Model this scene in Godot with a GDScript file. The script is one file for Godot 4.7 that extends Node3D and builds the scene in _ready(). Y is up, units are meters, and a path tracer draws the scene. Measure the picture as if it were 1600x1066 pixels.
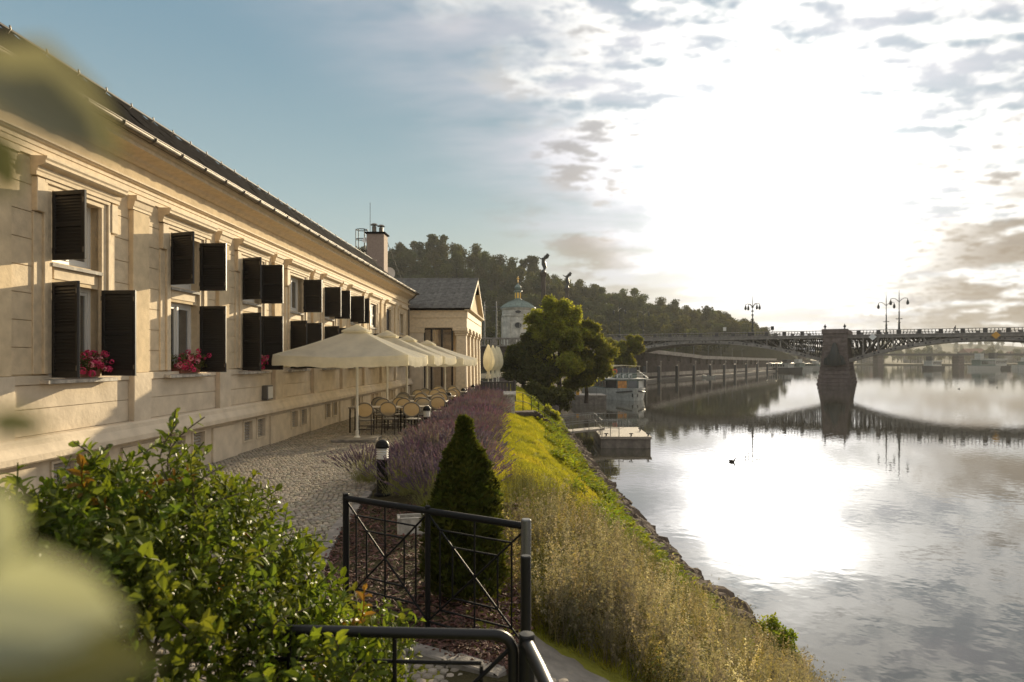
extends Node3D
# A riverside house with a terrace above a river, against the low sun.
# World: x right, y up, z = -depth. Terrace level y = 0, water level y = WATER.

const WATER := -3.85
const EYE := 2.15
var sun_dir := Vector3(0.343, 0.208, -0.916)      # towards the sun
var rng := RandomNumberGenerator.new()
var M := {}
var T := {}
var sky_img: Image
var sky_px: PackedFloat32Array
var SKW := 3072
var SKH := 1536
var nz := {}

# ------------------------------------------------------------------ mesh builder
class MB:
	var v := PackedVector3Array()
	var n := PackedVector3Array()
	var c := PackedColorArray()
	var col := Color.WHITE
	var tint := false
	func tri(a: Vector3, b: Vector3, d: Vector3) -> void:      # counter-clockwise seen from outside
		var q := (b - a).cross(d - a).normalized()
		v.append(a); v.append(d); v.append(b)
		n.append(q); n.append(q); n.append(q)
		if tint:
			c.append(col); c.append(col); c.append(col)
	func trin(a: Vector3, b: Vector3, d: Vector3, na: Vector3, nb: Vector3, nd: Vector3) -> void:
		v.append(a); v.append(d); v.append(b)
		n.append(na); n.append(nd); n.append(nb)
		if tint:
			c.append(col); c.append(col); c.append(col)
	func quad(a: Vector3, b: Vector3, d: Vector3, e: Vector3) -> void:
		tri(a, b, d); tri(a, d, e)
	func box(lo: Vector3, hi: Vector3) -> void:
		var p := []
		for k in 8:
			p.append(Vector3(hi.x if k & 1 else lo.x, hi.y if k & 2 else lo.y, hi.z if k & 4 else lo.z))
		quad(p[4], p[5], p[7], p[6]); quad(p[1], p[0], p[2], p[3])
		quad(p[5], p[1], p[3], p[7]); quad(p[0], p[4], p[6], p[2])
		quad(p[6], p[7], p[3], p[2]); quad(p[0], p[1], p[5], p[4])
	func cbox(lo: Vector3, hi: Vector3, h: float) -> void:      # chamfered box
		var m := (lo + hi) / 2.0
		var s := (hi - lo) / 2.0
		var f := func(sx, sy, sz, ax): return m + Vector3(sx * (s.x - (0.0 if ax == 0 else h)), sy * (s.y - (0.0 if ax == 1 else h)), sz * (s.z - (0.0 if ax == 2 else h)))
		for ax in 3:
			for sg in [-1, 1]:
				var q := []
				for k in [[-1, -1], [1, -1], [1, 1], [-1, 1]]:
					var t = [0, 0, 0]
					t[ax] = sg; t[(ax + 1) % 3] = k[0]; t[(ax + 2) % 3] = k[1]
					q.append(f.call(t[0], t[1], t[2], ax))
				if sg > 0: quad(q[0], q[1], q[2], q[3])
				else: quad(q[3], q[2], q[1], q[0])
		for ax in 3:
			var b1 = (ax + 1) % 3
			var b2 = (ax + 2) % 3
			for s1 in [-1, 1]:
				for s2 in [-1, 1]:
					var t0 = [0, 0, 0]
					t0[b1] = s1; t0[b2] = s2
					t0[ax] = -1
					var t1 = t0.duplicate()
					t1[ax] = 1
					var a1 = f.call(t0[0], t0[1], t0[2], b1)
					var a2 = f.call(t1[0], t1[1], t1[2], b1)
					var a3 = f.call(t1[0], t1[1], t1[2], b2)
					var a4 = f.call(t0[0], t0[1], t0[2], b2)
					if s1 * s2 > 0: quad(a1, a4, a3, a2)
					else: quad(a1, a2, a3, a4)
	func tube(pts: Array, rad, sides := 6, cap := true) -> void:
		var rings := []
		var nor := []
		for i in pts.size():
			var d: Vector3 = (pts[mini(i + 1, pts.size() - 1)] - pts[maxi(i - 1, 0)]).normalized()
			var a := d.cross(Vector3.UP if absf(d.y) < 0.9 else Vector3.RIGHT).normalized()
			var b := d.cross(a)
			var r: float = rad[i] if rad is Array else rad
			var ring := []
			var nn := []
			for k in sides:
				var w := TAU * k / sides
				var o := a * cos(w) + b * sin(w)
				nn.append(o); ring.append(pts[i] + o * r)
			rings.append(ring); nor.append(nn)
		for i in pts.size() - 1:
			for k in sides:
				var j := (k + 1) % sides
				trin(rings[i][k], rings[i][j], rings[i + 1][j], nor[i][k], nor[i][j], nor[i + 1][j])
				trin(rings[i][k], rings[i + 1][j], rings[i + 1][k], nor[i][k], nor[i + 1][j], nor[i + 1][k])
		if cap:
			var e := pts.size() - 1
			for k in sides:
				tri(pts[0], rings[0][(k + 1) % sides], rings[0][k])
				tri(pts[e], rings[e][k], rings[e][(k + 1) % sides])
	func lathe(prof: Array, sides := 16, at := Vector3.ZERO) -> void:      # prof: Vector2(radius, height), from below
		for i in prof.size() - 1:
			var p: Vector2 = prof[i]
			var q: Vector2 = prof[i + 1]
			var t := (q - p).normalized()
			for k in sides:
				var a := TAU * k / sides
				var b := TAU * (k + 1) / sides
				var ea := Vector3(cos(a), 0, -sin(a))
				var eb := Vector3(cos(b), 0, -sin(b))
				var na := (ea * t.y - Vector3.UP * t.x).normalized()
				var nb := (eb * t.y - Vector3.UP * t.x).normalized()
				var p1 := at + ea * p.x + Vector3.UP * p.y
				var p2 := at + eb * p.x + Vector3.UP * p.y
				var p3 := at + eb * q.x + Vector3.UP * q.y
				var p4 := at + ea * q.x + Vector3.UP * q.y
				if p.x > 0.0001: trin(p1, p2, p3, na, nb, nb)
				if q.x > 0.0001: trin(p1, p3, p4, na, nb, na)
	func slab(poly: PackedVector2Array, a0: float, a1: float, axis := 0) -> void:
		# a polygon pushed along an axis; axis 0: poly = (z, y); axis 2: poly = (x, y); axis 1: poly = (x, z)
		var at := func(p: Vector2, a: float) -> Vector3:
			if axis == 0: return Vector3(a, p.y, p.x)
			if axis == 1: return Vector3(p.x, a, p.y)
			return Vector3(p.x, p.y, a)
		var pp := poly
		var turned := Geometry2D.is_polygon_clockwise(pp)
		if (axis == 2) == turned:
			pp = poly.duplicate(); pp.reverse()
		var k := pp.size()
		for i in k:
			var j := (i + 1) % k
			quad(at.call(pp[i], a0), at.call(pp[j], a0), at.call(pp[j], a1), at.call(pp[i], a1))
		var ix := Geometry2D.triangulate_polygon(pp)
		for i in range(0, ix.size(), 3):
			var x0: Vector3 = at.call(pp[ix[i]], a1)
			var x1: Vector3 = at.call(pp[ix[i + 1]], a1)
			var x2: Vector3 = at.call(pp[ix[i + 2]], a1)
			var dirn := (at.call(pp[0], a1) - at.call(pp[0], a0)) as Vector3
			var flip := (x1 - x0).cross(x2 - x0).dot(dirn) < 0.0
			var y0: Vector3 = at.call(pp[ix[i]], a0)
			var y1: Vector3 = at.call(pp[ix[i + 1]], a0)
			var y2: Vector3 = at.call(pp[ix[i + 2]], a0)
			if flip:
				tri(x0, x2, x1); tri(y0, y1, y2)
			else:
				tri(x0, x1, x2); tri(y0, y2, y1)
	func add(o: MB, t: Transform3D) -> void:
		for i in o.v.size():
			v.append(t * o.v[i])
			n.append((t.basis * o.n[i]).normalized())
			if tint: c.append(o.c[i] if o.tint else col)
	func mesh() -> ArrayMesh:
		var a := []
		a.resize(Mesh.ARRAY_MAX)
		a[Mesh.ARRAY_VERTEX] = v
		a[Mesh.ARRAY_NORMAL] = n
		if tint: a[Mesh.ARRAY_COLOR] = c
		var m := ArrayMesh.new()
		m.add_surface_from_arrays(Mesh.PRIMITIVE_TRIANGLES, a)
		return m

# ------------------------------------------------------------------ nodes
var used := {}
func numbered(called: String) -> String:
	if not used.has(called):
		used[called] = 0
		return called
	used[called] += 1
	return "%s_%03d" % [called, used[called]]

func thing(called: String, label: String, category: String, at := Vector3.ZERO, turn := 0.0, group := "") -> Node3D:
	var o := Node3D.new()
	o.name = numbered(called)
	add_child(o)
	o.position = at
	o.rotation.y = turn
	o.set_meta("label", label); o.set_meta("category", category)
	if group: o.set_meta("group", group)
	return o

func part(called: String, m, material: Material, parent: Node3D, xf := Transform3D.IDENTITY) -> MeshInstance3D:
	var o := MeshInstance3D.new()
	o.name = called
	o.mesh = m.mesh() if m is MB else m
	o.material_override = material
	o.transform = xf
	parent.add_child(o, true)
	return o

func solo(called: String, m, material: Material, label: String, category: String, at := Vector3.ZERO, group := "") -> MeshInstance3D:
	var o := part(numbered(called), m, material, self, Transform3D(Basis(), at))
	o.set_meta("label", label); o.set_meta("category", category)
	if group: o.set_meta("group", group)
	return o

func struct(called: String, m, material: Material, at := Vector3.ZERO) -> MeshInstance3D:
	var o := part(called, m, material, self, Transform3D(Basis(), at))
	o.set_meta("kind", "structure")
	return o

func many(called: String, m: Mesh, material: Material, xfs: Array, parent: Node3D, cols := []) -> MultiMeshInstance3D:
	var mm := MultiMesh.new()
	mm.transform_format = MultiMesh.TRANSFORM_3D
	mm.use_colors = cols.size() > 0
	mm.mesh = m
	mm.instance_count = xfs.size()
	for i in xfs.size():
		mm.set_instance_transform(i, xfs[i])
		if cols: mm.set_instance_color(i, cols[i])
	var o := MultiMeshInstance3D.new()
	o.name = called
	o.multimesh = mm
	o.material_override = material
	o.set_meta("kind", "stuff")
	parent.add_child(o, true)
	return o

func stuff_root(called: String, label: String, category: String) -> Node3D:
	var o := thing(called, label, category)
	o.set_meta("kind", "stuff")
	return o

func W(x: float, y: float, d: float) -> Vector3:
	return Vector3(x, y, -d)

func rr(a: float, b: float) -> float:
	return rng.randf_range(a, b)

func rb(yaw: float, pitch := 0.0, roll := 0.0, s := 1.0) -> Basis:
	return Basis.from_euler(Vector3(pitch, yaw, roll)).scaled(Vector3(s, s, s))

func ss(a: float, b: float, x: float) -> float:
	var t := clampf((x - a) / (b - a), 0.0, 1.0)
	return t * t * (3.0 - 2.0 * t)

# ------------------------------------------------------------------ materials
func noise_tex(key: String, freq: float, oct: int, lo: float, hi: float, bump := 0.0, size := 512, kind := FastNoiseLite.TYPE_SIMPLEX_SMOOTH, gain := 0.55) -> Texture2D:
	var f := FastNoiseLite.new()
	f.noise_type = kind
	f.frequency = freq
	f.fractal_octaves = oct
	f.fractal_gain = gain
	f.seed = key.hash() % 1000
	var t := NoiseTexture2D.new()
	t.width = size; t.height = size
	t.seamless = true
	t.noise = f
	if bump > 0.0:
		t.as_normal_map = true
		t.bump_strength = bump
	else:
		var g := Gradient.new()
		g.set_color(0, Color(lo, lo, lo)); g.set_color(1, Color(hi, hi, hi))
		t.color_ramp = g
	T[key] = t
	return t

func mat(key: String, r: float, g: float, b: float, rough := 0.8, tex := "", texscale := 1.0, nrm := "", nscale := 1.0, metal := 0.0) -> StandardMaterial3D:
	var m := StandardMaterial3D.new()
	m.resource_name = key
	m.albedo_color = Color(r, g, b).linear_to_srgb()
	m.roughness = rough
	m.metallic = metal
	if tex or nrm:
		m.uv1_triplanar = true
		m.uv1_world_triplanar = true
		m.uv1_scale = Vector3.ONE * texscale
	if tex: m.albedo_texture = T[tex]
	if nrm:
		m.normal_enabled = true
		m.normal_texture = T[nrm]
		m.normal_scale = nscale
	M[key] = m
	return m

func leafy(key: String, r: float, g: float, b: float, back := 0.5, rough := 0.55, vcol := true) -> StandardMaterial3D:
	var m := mat(key, r, g, b, rough, "" if vcol else "mottle", 3.0)
	m.backlight_enabled = true
	m.backlight = Color(back, back * 0.95, back * 0.55).linear_to_srgb()
	m.metallic_specular = 0.3
	m.vertex_color_use_as_albedo = vcol
	m.cull_mode = BaseMaterial3D.CULL_DISABLED
	return m

func materials() -> void:
	noise_tex("mottle", 0.012, 6, 0.86, 1.0, 0.0, 512)
	noise_tex("stain", 0.006, 7, 0.62, 1.0, 0.0, 512, FastNoiseLite.TYPE_SIMPLEX_SMOOTH, 0.62)
	noise_tex("grit", 0.08, 4, 0.55, 1.0, 0.0, 512)
	noise_tex("rough_n", 0.05, 4, 0, 1, 6.0, 512)
	noise_tex("soft_n", 0.015, 4, 0, 1, 5.0, 512)
	noise_tex("wave_n", 0.012, 3, 0, 1, 9.0, 1024, FastNoiseLite.TYPE_SIMPLEX_SMOOTH, 0.42)
	noise_tex("wood", 0.03, 5, 0.6, 1.0, 0.0, 512)
	mat("plaster", 0.74, 0.59, 0.385, 0.85, "mottle", 0.45, "rough_n", 0.10)
	mat("plaster_low", 0.71, 0.60, 0.455, 0.88, "mottle", 0.3, "rough_n", 0.12)
	mat("plaster_trim", 0.75, 0.60, 0.40, 0.8, "mottle", 0.8, "rough_n", 0.08)
	mat("plaster_block", 0.72, 0.575, 0.38, 0.85, "mottle", 0.6, "rough_n", 0.14)
	mat("stone_sill", 0.64, 0.58, 0.49, 0.8, "stain", 2.0, "rough_n", 0.3)
	mat("shutter", 0.022, 0.018, 0.0155, 0.45, "grit", 2.0)
	mat("window_white", 0.62, 0.60, 0.55, 0.5)
	mat("iron", 0.014, 0.013, 0.013, 0.55, "grit", 6.0)
	mat("iron_worn", 0.018, 0.017, 0.017, 0.42, "grit", 9.0, "rough_n", 0.05)
	mat("zinc", 0.27, 0.23, 0.18, 0.5, "stain", 2.0, "", 1.0, 0.5)
	mat("steel", 0.30, 0.30, 0.29, 0.42, "grit", 4.0, "", 1.0, 0.8)
	mat("roof_dark", 0.012, 0.009, 0.008, 0.95, "grit", 1.5, "rough_n", 0.4)
	mat("slate", 0.25, 0.235, 0.21, 0.7, "stain", 0.8, "rough_n", 0.3)
	mat("brick_chimney", 0.42, 0.31, 0.24, 0.9, "mottle", 1.2, "rough_n", 0.3)
	mat("canvas", 0.93, 0.90, 0.79, 0.9, "mottle", 0.25, "soft_n", 0.03)
	M.canvas.backlight_enabled = true
	M.canvas.backlight = Color(1.3, 1.22, 1.0).linear_to_srgb()
	M.canvas.cull_mode = BaseMaterial3D.CULL_DISABLED
	mat("pole_white", 0.70, 0.66, 0.56, 0.45)
	mat("concrete", 0.36, 0.32, 0.27, 0.9, "stain", 0.8, "rough_n", 0.5)
	mat("quay_stone", 0.13, 0.105, 0.09, 0.9, "stain", 0.12, "rough_n", 0.5)
	mat("pier_stone", 0.23, 0.18, 0.165, 0.9, "stain", 0.25, "rough_n", 0.5)
	mat("bridge_paint", 0.33, 0.30, 0.27, 0.6, "stain", 0.3)
	mat("bridge_dark", 0.05, 0.045, 0.045, 0.7)
	mat("bronze", 0.02, 0.022, 0.02, 0.55)
	mat("gold", 0.75, 0.45, 0.08, 0.3, "", 1.0, "", 1.0, 0.9)
	mat("copper_green", 0.25, 0.32, 0.27, 0.6, "stain", 0.4)
	mat("chapel_white", 0.84, 0.79, 0.68, 0.85, "stain", 0.2)
	mat("cobble", 0.58, 0.51, 0.42, 0.75, "grit", 5.0, "rough_n", 0.5)
	M.cobble.vertex_color_use_as_albedo = true
	mat("joint_sand", 0.25, 0.205, 0.155, 0.95, "grit", 3.0, "rough_n", 0.8)
	mat("kerb", 0.33, 0.29, 0.25, 0.85, "stain", 1.5, "rough_n", 0.5)
	mat("soil", 0.10, 0.085, 0.045, 0.95, "stain", 0.5, "rough_n", 0.8)
	mat("lawn", 0.33, 0.32, 0.055, 0.95, "stain", 0.6, "rough_n", 0.8)
	mat("bark_chip", 0.16, 0.075, 0.05, 0.85, "grit", 5.0)
	M.bark_chip.vertex_color_use_as_albedo = true
	mat("rock", 0.17, 0.13, 0.10, 0.9, "stain", 0.7, "rough_n", 0.8)
	mat("trunk", 0.09, 0.065, 0.045, 0.95, "grit", 2.0, "rough_n", 0.7)
	mat("twig", 0.14, 0.10, 0.06, 0.85, "grit", 8.0)
	mat("hill_soil", 0.07, 0.062, 0.034, 0.95, "stain", 0.05)
	mat("terracotta", 0.30, 0.12, 0.07, 0.85, "mottle", 2.0)
	mat("rattan", 0.055, 0.045, 0.038, 0.6)
	mat("cushion", 0.84, 0.75, 0.56, 0.85, "grit", 8.0)
	mat("weave_grey", 0.34, 0.31, 0.26, 0.8, "grit", 10.0)
	mat("table_top", 0.20, 0.17, 0.14, 0.4)
	mat("glass_lamp", 0.85, 0.80, 0.66, 0.35)
	mat("boat_white", 0.62, 0.62, 0.57, 0.45, "stain", 0.5)
	mat("boat_green", 0.16, 0.22, 0.19, 0.5, "stain", 0.5)
	mat("boat_dark", 0.03, 0.03, 0.032, 0.5)
	mat("red_ring", 0.62, 0.12, 0.06, 0.5)
	mat("yellow_sign", 0.60, 0.30, 0.04, 0.5)
	mat("white_sign", 0.7, 0.7, 0.68, 0.5)
	mat("room_dark", 0.035, 0.028, 0.022, 0.9)
	mat("curtain", 0.62, 0.52, 0.38, 0.9)
	mat("wood_deck", 0.46, 0.40, 0.33, 0.85, "wood", 0.7, "rough_n", 0.3)
	mat("city_wall", 0.36, 0.31, 0.26, 0.9, "stain", 0.02)
	mat("city_roof", 0.22, 0.12, 0.09, 0.9)
	mat("duck", 0.03, 0.022, 0.018, 0.7)
	mat("cloth_dark", 0.03, 0.03, 0.035, 0.9)
	var gl := mat("glass", 0.03, 0.035, 0.04, 0.03)
	gl.metallic_specular = 0.7
	var gp := mat("glass_pane", 0.12, 0.13, 0.13, 0.02)
	gp.transparency = BaseMaterial3D.TRANSPARENCY_ALPHA
	gp.albedo_color.a = 0.25
	var w := mat("water", 0.05, 0.046, 0.034, 0.010, "", 0.11, "wave_n", 0.024)
	w.metallic_specular = 0.7
	leafy("leaf", 0.115, 0.150, 0.022, 1.1, 0.40)
	leafy("leaf_tree", 0.27, 0.285, 0.05, 1.3, 0.75)
	leafy("leaf_mid", 0.18, 0.185, 0.04, 1.1, 0.75)
	leafy("leaf_dark", 0.075, 0.080, 0.024, 0.8, 0.7)
	leafy("leaf_hill", 0.078, 0.086, 0.036, 0.7, 0.9)
	leafy("conifer", 0.080, 0.098, 0.020, 0.8, 0.8)
	leafy("grass", 0.34, 0.335, 0.045, 1.0, 0.8)
	leafy("dry", 0.46, 0.40, 0.30, 0.9, 0.9)
	leafy("plume", 0.27, 0.24, 0.175, 0.9, 0.9)
	leafy("herb_dry", 0.33, 0.28, 0.13, 0.9, 0.9)
	leafy("herb", 0.14, 0.145, 0.045, 0.9, 0.85)
	leafy("herb_green", 0.20, 0.25, 0.030, 1.0, 0.75)
	leafy("lav_leaf", 0.26, 0.245, 0.125, 0.8, 0.9)
	leafy("lav_flower", 0.135, 0.10, 0.165, 0.7, 0.95)
	leafy("lav_leaf_solid", 0.25, 0.25, 0.10, 0.8, 0.9, false)
	leafy("lav_flower_solid", 0.135, 0.10, 0.165, 0.7, 0.95, false)
	leafy("petal", 0.8, 0.07, 0.18, 0.7, 0.7)
	leafy("petal_a", 0.85, 0.09, 0.24, 0.7, 0.7, false)
	leafy("petal_b", 0.9, 0.40, 0.46, 0.7, 0.7, false)
	leafy("leaf_near", 0.10, 0.105, 0.06, 0.8, 0.5, false)
	leafy("leaf_near_mid", 0.25, 0.24, 0.16, 0.7, 0.5, false)
	leafy("leaf_near_pale", 0.40, 0.42, 0.33, 0.9, 0.5, false)
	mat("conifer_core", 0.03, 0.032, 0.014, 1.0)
	mat("pontoon", 0.27, 0.235, 0.20, 0.85, "stain", 0.5, "rough_n", 0.3)
	mat("pale_wall", 0.55, 0.48, 0.40, 0.85, "stain", 0.1)
	mat("amber_glass", 0.60, 0.26, 0.05, 0.15, "stain", 0.6)
	M.iron.metallic_specular = 0.3
	M.iron_worn.metallic_specular = 0.4
	for k in ["hill_soil", "soil", "lawn", "quay_stone", "pier_stone", "city_wall", "city_roof", "plaster", "plaster_low", "joint_sand", "canvas", "cobble", "chapel_white", "roof_dark", "slate", "cloth_dark", "rock"]:
		M[k].metallic_specular = 0.12

# ------------------------------------------------------------------ sky
func fbm(key: String, freq: float, oct: int, sd: int, gain := 0.5) -> void:
	var f := FastNoiseLite.new()
	f.noise_type = FastNoiseLite.TYPE_SIMPLEX_SMOOTH
	f.frequency = freq
	f.fractal_type = FastNoiseLite.FRACTAL_FBM
	f.fractal_octaves = oct
	f.fractal_gain = gain
	f.seed = sd
	nz[key] = f

func sky_color(x: float, up: float, f: float) -> Vector3:      # x right, up, f forward
	var sd := Vector3(x, up, -f)
	var th := rad_to_deg(acos(clampf(sd.dot(sun_dir.normalized()), -1.0, 1.0)))
	var near := exp(-pow(th / 24.0, 2.0))
	var low := ss(0.26, 0.02, up)
	var c := Vector3(0.37, 0.46, 0.455).lerp(Vector3(0.155, 0.26, 0.335), ss(0.05, 0.50, up))
	c = c.lerp(Vector3(0.74, 0.63, 0.44), low * exp(-pow(th / 30.0, 2.0)) * 0.85)
	# cloud sheets seen in perspective
	var k := 1.0 / (up + 0.09)
	var px := x * k
	var py := f * k
	var g := 0.625 * x + 0.74 * up - 0.249 * f            # beyond the edge of the cloud sheet where positive
	var wob: float = nz.c3.get_noise_2d(px * 0.5 + 3.0, py * 0.5)
	var n1: float = nz.c1.get_noise_2d(px, py)
	var n2: float = nz.c2.get_noise_2d(px + 17.0, py * 1.2 - 5.0)
	var n3: float = nz.c4.get_noise_2d(px * 0.6 + py * 0.25, py * 1.5)
	# thin veil drawn out from the sheet
	var veil := ss(-0.22, 0.03, g + wob * 0.12) * clampf(0.66 + 0.75 * n3, 0.0, 1.0)
	c = c.lerp(Vector3(0.47, 0.465, 0.50) * (1.0 + 0.35 * near), veil * 0.85)
	# broken sheet: bright where thin, grey where thick
	var cover := ss(-0.03, 0.12, g + wob * 0.16 + n1 * 0.16)
	var n4: float = nz.c5.get_noise_2d(px * 1.0 - 9.0, py * 1.7 + 4.0)
	var d := n1 * 0.50 + n2 * 0.42 + n4 * 0.42
	var body := ss(-0.30, 0.05, d) * cover
	var clear := exp(-pow(th / 11.5, 2.0))
	var thick := ss(0.03, 0.27, d + 0.05 * n3 - 0.42 * clear)
	var bright := Vector3(0.50, 0.495, 0.52).lerp(Vector3(0.75, 0.73, 0.69), ss(0.02, 0.20, g + 0.22 * ss(0.28, 0.45, up) + 0.10 * n2)) * (1.0 + 0.55 * near)
	var grey := Vector3(0.25, 0.245, 0.25).lerp(Vector3(0.27, 0.225, 0.17), ss(0.34, 0.10, up)) * (1.0 + 0.35 * near)
	c = c.lerp(bright, body * 0.95)
	c = c.lerp(grey, thick * cover * 0.90)
	# long low banks near the horizon
	var lb: float = nz.c2.get_noise_2d(px * 0.42 + 40.0, py * 0.36) * 0.7 + n1 * 0.45
	var bank := ss(-0.14, 0.14, lb + 0.10 * ss(0.3, 0.55, x)) * ss(0.005, 0.05, up) * ss(0.25, 0.15, up) * ss(8.0, 16.0, th) * ss(0.05, 0.16, g + 0.20)
	c = c.lerp(Vector3(0.27, 0.215, 0.155), bank * 0.88)
	# light scattered round the sun, broken by the clouds in front
	var gl := th * (1.0 - 0.55 * clampf(n1 + 0.5 * wob, -0.5, 0.5))
	c += Vector3(1.0, 0.965, 0.90) * (16.0 * exp(-pow(gl / 3.0, 2.0)) + 1.4 * exp(-pow(gl / 5.6, 2.0)) + 0.26 * exp(-pow(th / 12.0, 2.0)))
	return c * 0.78

func sky_row(row: int) -> void:
	var el := PI / 2.0 - (row + 0.5) / SKH * PI
	var up := sin(el)
	var ce := cos(el)
	for i in SKW:
		var az := (i + 0.5) / SKW * TAU
		var c := sky_color(sin(az) * ce, up, cos(az) * ce)
		var o := (row * SKW + i) * 3
		sky_px[o] = c.x; sky_px[o + 1] = c.y; sky_px[o + 2] = c.z

func make_sky() -> ImageTexture:
	fbm("c1", 1.1, 7, 11, 0.58)
	fbm("c2", 2.6, 6, 23, 0.62)
	fbm("c5", 5.5, 5, 77, 0.55)
	fbm("c3", 0.8, 3, 5)
	fbm("c4", 2.0, 5, 31, 0.6)
	sky_px.resize(SKW * SKH * 3)
	sky_px.fill(0.25)
	var job := WorkerThreadPool.add_group_task(sky_row, SKH / 2)
	WorkerThreadPool.wait_for_group_task_completion(job)
	var im := Image.create_from_data(SKW, SKH, false, Image.FORMAT_RGBF, sky_px.to_byte_array())
	return ImageTexture.create_from_image(im)

# ------------------------------------------------------------------ start
func _ready() -> void:
	rng.seed = 7
	var cam := Camera3D.new()
	cam.name = "camera"
	cam.projection = Camera3D.PROJECTION_FRUSTUM
	cam.near = 0.05
	cam.far = 6000.0
	cam.keep_aspect = Camera3D.KEEP_HEIGHT
	cam.size = 0.05 * 1066.0 / 1067.0
	cam.frustum_offset = Vector2(0, 0.05 * 29.0 / 1067.0)
	cam.position = Vector3(0, EYE, 0)
	var ca := CameraAttributesPhysical.new()
	ca.frustum_focal_length = 24.0
	ca.frustum_focus_distance = 9.0
	ca.exposure_aperture = 2.8
	cam.attributes = ca
	add_child(cam)
	cam.current = true
	var env := Environment.new()
	env.background_mode = Environment.BG_SKY
	var sky := Sky.new()
	var sm := PanoramaSkyMaterial.new()
	sm.panorama = make_sky()
	sky.sky_material = sm
	env.sky = sky
	env.tonemap_mode = Environment.TONE_MAPPER_LINEAR
	env.tonemap_exposure = 1.66
	env.fog_enabled = true
	env.fog_density = 0.0002
	env.fog_light_color = Color(0.92, 0.92, 0.90)
	env.sdfgi_enabled = true
	env.ssao_enabled = true
	env.ssil_enabled = true
	var we := WorldEnvironment.new()
	we.name = "environment"
	we.environment = env
	add_child(we)
	var sun := DirectionalLight3D.new()
	sun.name = "sun"
	sun.light_energy = 1.6
	sun.light_color = Color(1.0, 0.92, 0.77)
	sun.light_angular_distance = 0.6
	sun.shadow_enabled = true
	sun.look_at_from_position(sun_dir * 50.0, Vector3.ZERO)
	add_child(sun)
	materials()
	setting()
	make_house()
	paving()
	furniture()
	railings()
	shrub()
	bed()
	flower_boxes()
	bank_plants()
	far_land()
	woods()
	riverside_trees()
	landing()
	tour_boat()
	quay_things()
	bridge()
	chapel()
	far_bridge()
	ducks()

# ------------------------------------------------------------------ ground, bank, water, hill
var SHORE := [Vector2(6.2, -8), Vector2(5.4, 12), Vector2(4.75, 20), Vector2(4.4, 36), Vector2(4.9, 60), Vector2(5.6, 82), Vector2(9, 110), Vector2(16, 140), Vector2(28, 170), Vector2(41, 196), Vector2(70, 240), Vector2(112, 312), Vector2(180, 432), Vector2(262, 560), Vector2(360, 760)]
func shore_x(d: float) -> float:
	for i in SHORE.size() - 1:
		if d <= SHORE[i + 1].y:
			var t: float = clampf((d - SHORE[i].y) / (SHORE[i + 1].y - SHORE[i].y), 0, 1)
			return lerpf(SHORE[i].x, SHORE[i + 1].x, t)
	return SHORE[-1].x

# height of the grass bank between terrace edge and water
func bank_y(x: float, d: float) -> float:
	var top := -0.55
	var t := (x - top) / (shore_x(d) - top)
	if t <= 0.0: return 0.0
	var h := 0.0
	if t < 0.25: h = lerpf(0.0, -0.45, t / 0.25)
	elif t < 0.5: h = lerpf(-0.45, -1.65, (t - 0.25) / 0.25)
	elif t < 0.80: h = lerpf(-1.65, -3.05, (t - 0.5) / 0.30)
	else: h = lerpf(-3.05, -3.93, (t - 0.80) / 0.20) - maxf(0.0, t - 1.0) * 2.0
	var b: float = nz.land.get_noise_2d(x * 2.0, d * 1.3) * 0.16 * ss(0.0, 0.35, t)
	return h + b

func setting() -> void:
	fbm("land", 0.35, 4, 3)
	var mb := MB.new()
	mb.quad(W(-900, WATER, -40), W(3500, WATER, -40), W(3500, WATER, 4000), W(-900, WATER, 4000))
	struct("river_water", mb, M.water)
	mb = MB.new()
	mb.quad(W(-60, -0.03, -15), W(-0.4, -0.03, -15), W(-0.4, -0.03, 62), W(-60, -0.03, 62))
	struct("terrace_ground", mb, M.joint_sand)
	# the bank
	mb = MB.new()
	var nx := 56
	var rows := []
	var ds := []
	var d := -6.0
	while d < 64.0:
		ds.append(d)
		d += 0.18 if d < 14 else 0.45
	for dd in ds:
		var r := []
		for i in nx + 1:
			var x := lerpf(-0.7, shore_x(dd) + 1.0, float(i) / nx)
			r.append(W(x, bank_y(x, dd) - 0.01, dd))
		rows.append(r)
	for j in rows.size() - 1:
		for i in nx:
			mb.quad(rows[j][i], rows[j][i + 1], rows[j + 1][i + 1], rows[j + 1][i])
	struct("grass_bank", mb, M.lawn)

# ------------------------------------------------------------------ the house (local axes: x along the wall away from the eye, y up, z out towards the river)
const BAY := 3.15
const NB := 9                       # bays with windows, the last one narrow beside the portico
const U0 := 5.6
const U1 := 37.4
var house: Node3D
func wc(k: int) -> float: return 10.1 + BAY * k          # window centres
func unit_box(ch := 0.06) -> ArrayMesh:
	var mb := MB.new()
	mb.cbox(Vector3(-0.5, -0.5, -0.5), Vector3(0.5, 0.5, 0.5), ch)
	return mb.mesh()
func bt(lo: Vector3, hi: Vector3) -> Transform3D:
	return Transform3D(Basis.from_scale(hi - lo), (lo + hi) / 2.0)

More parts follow.
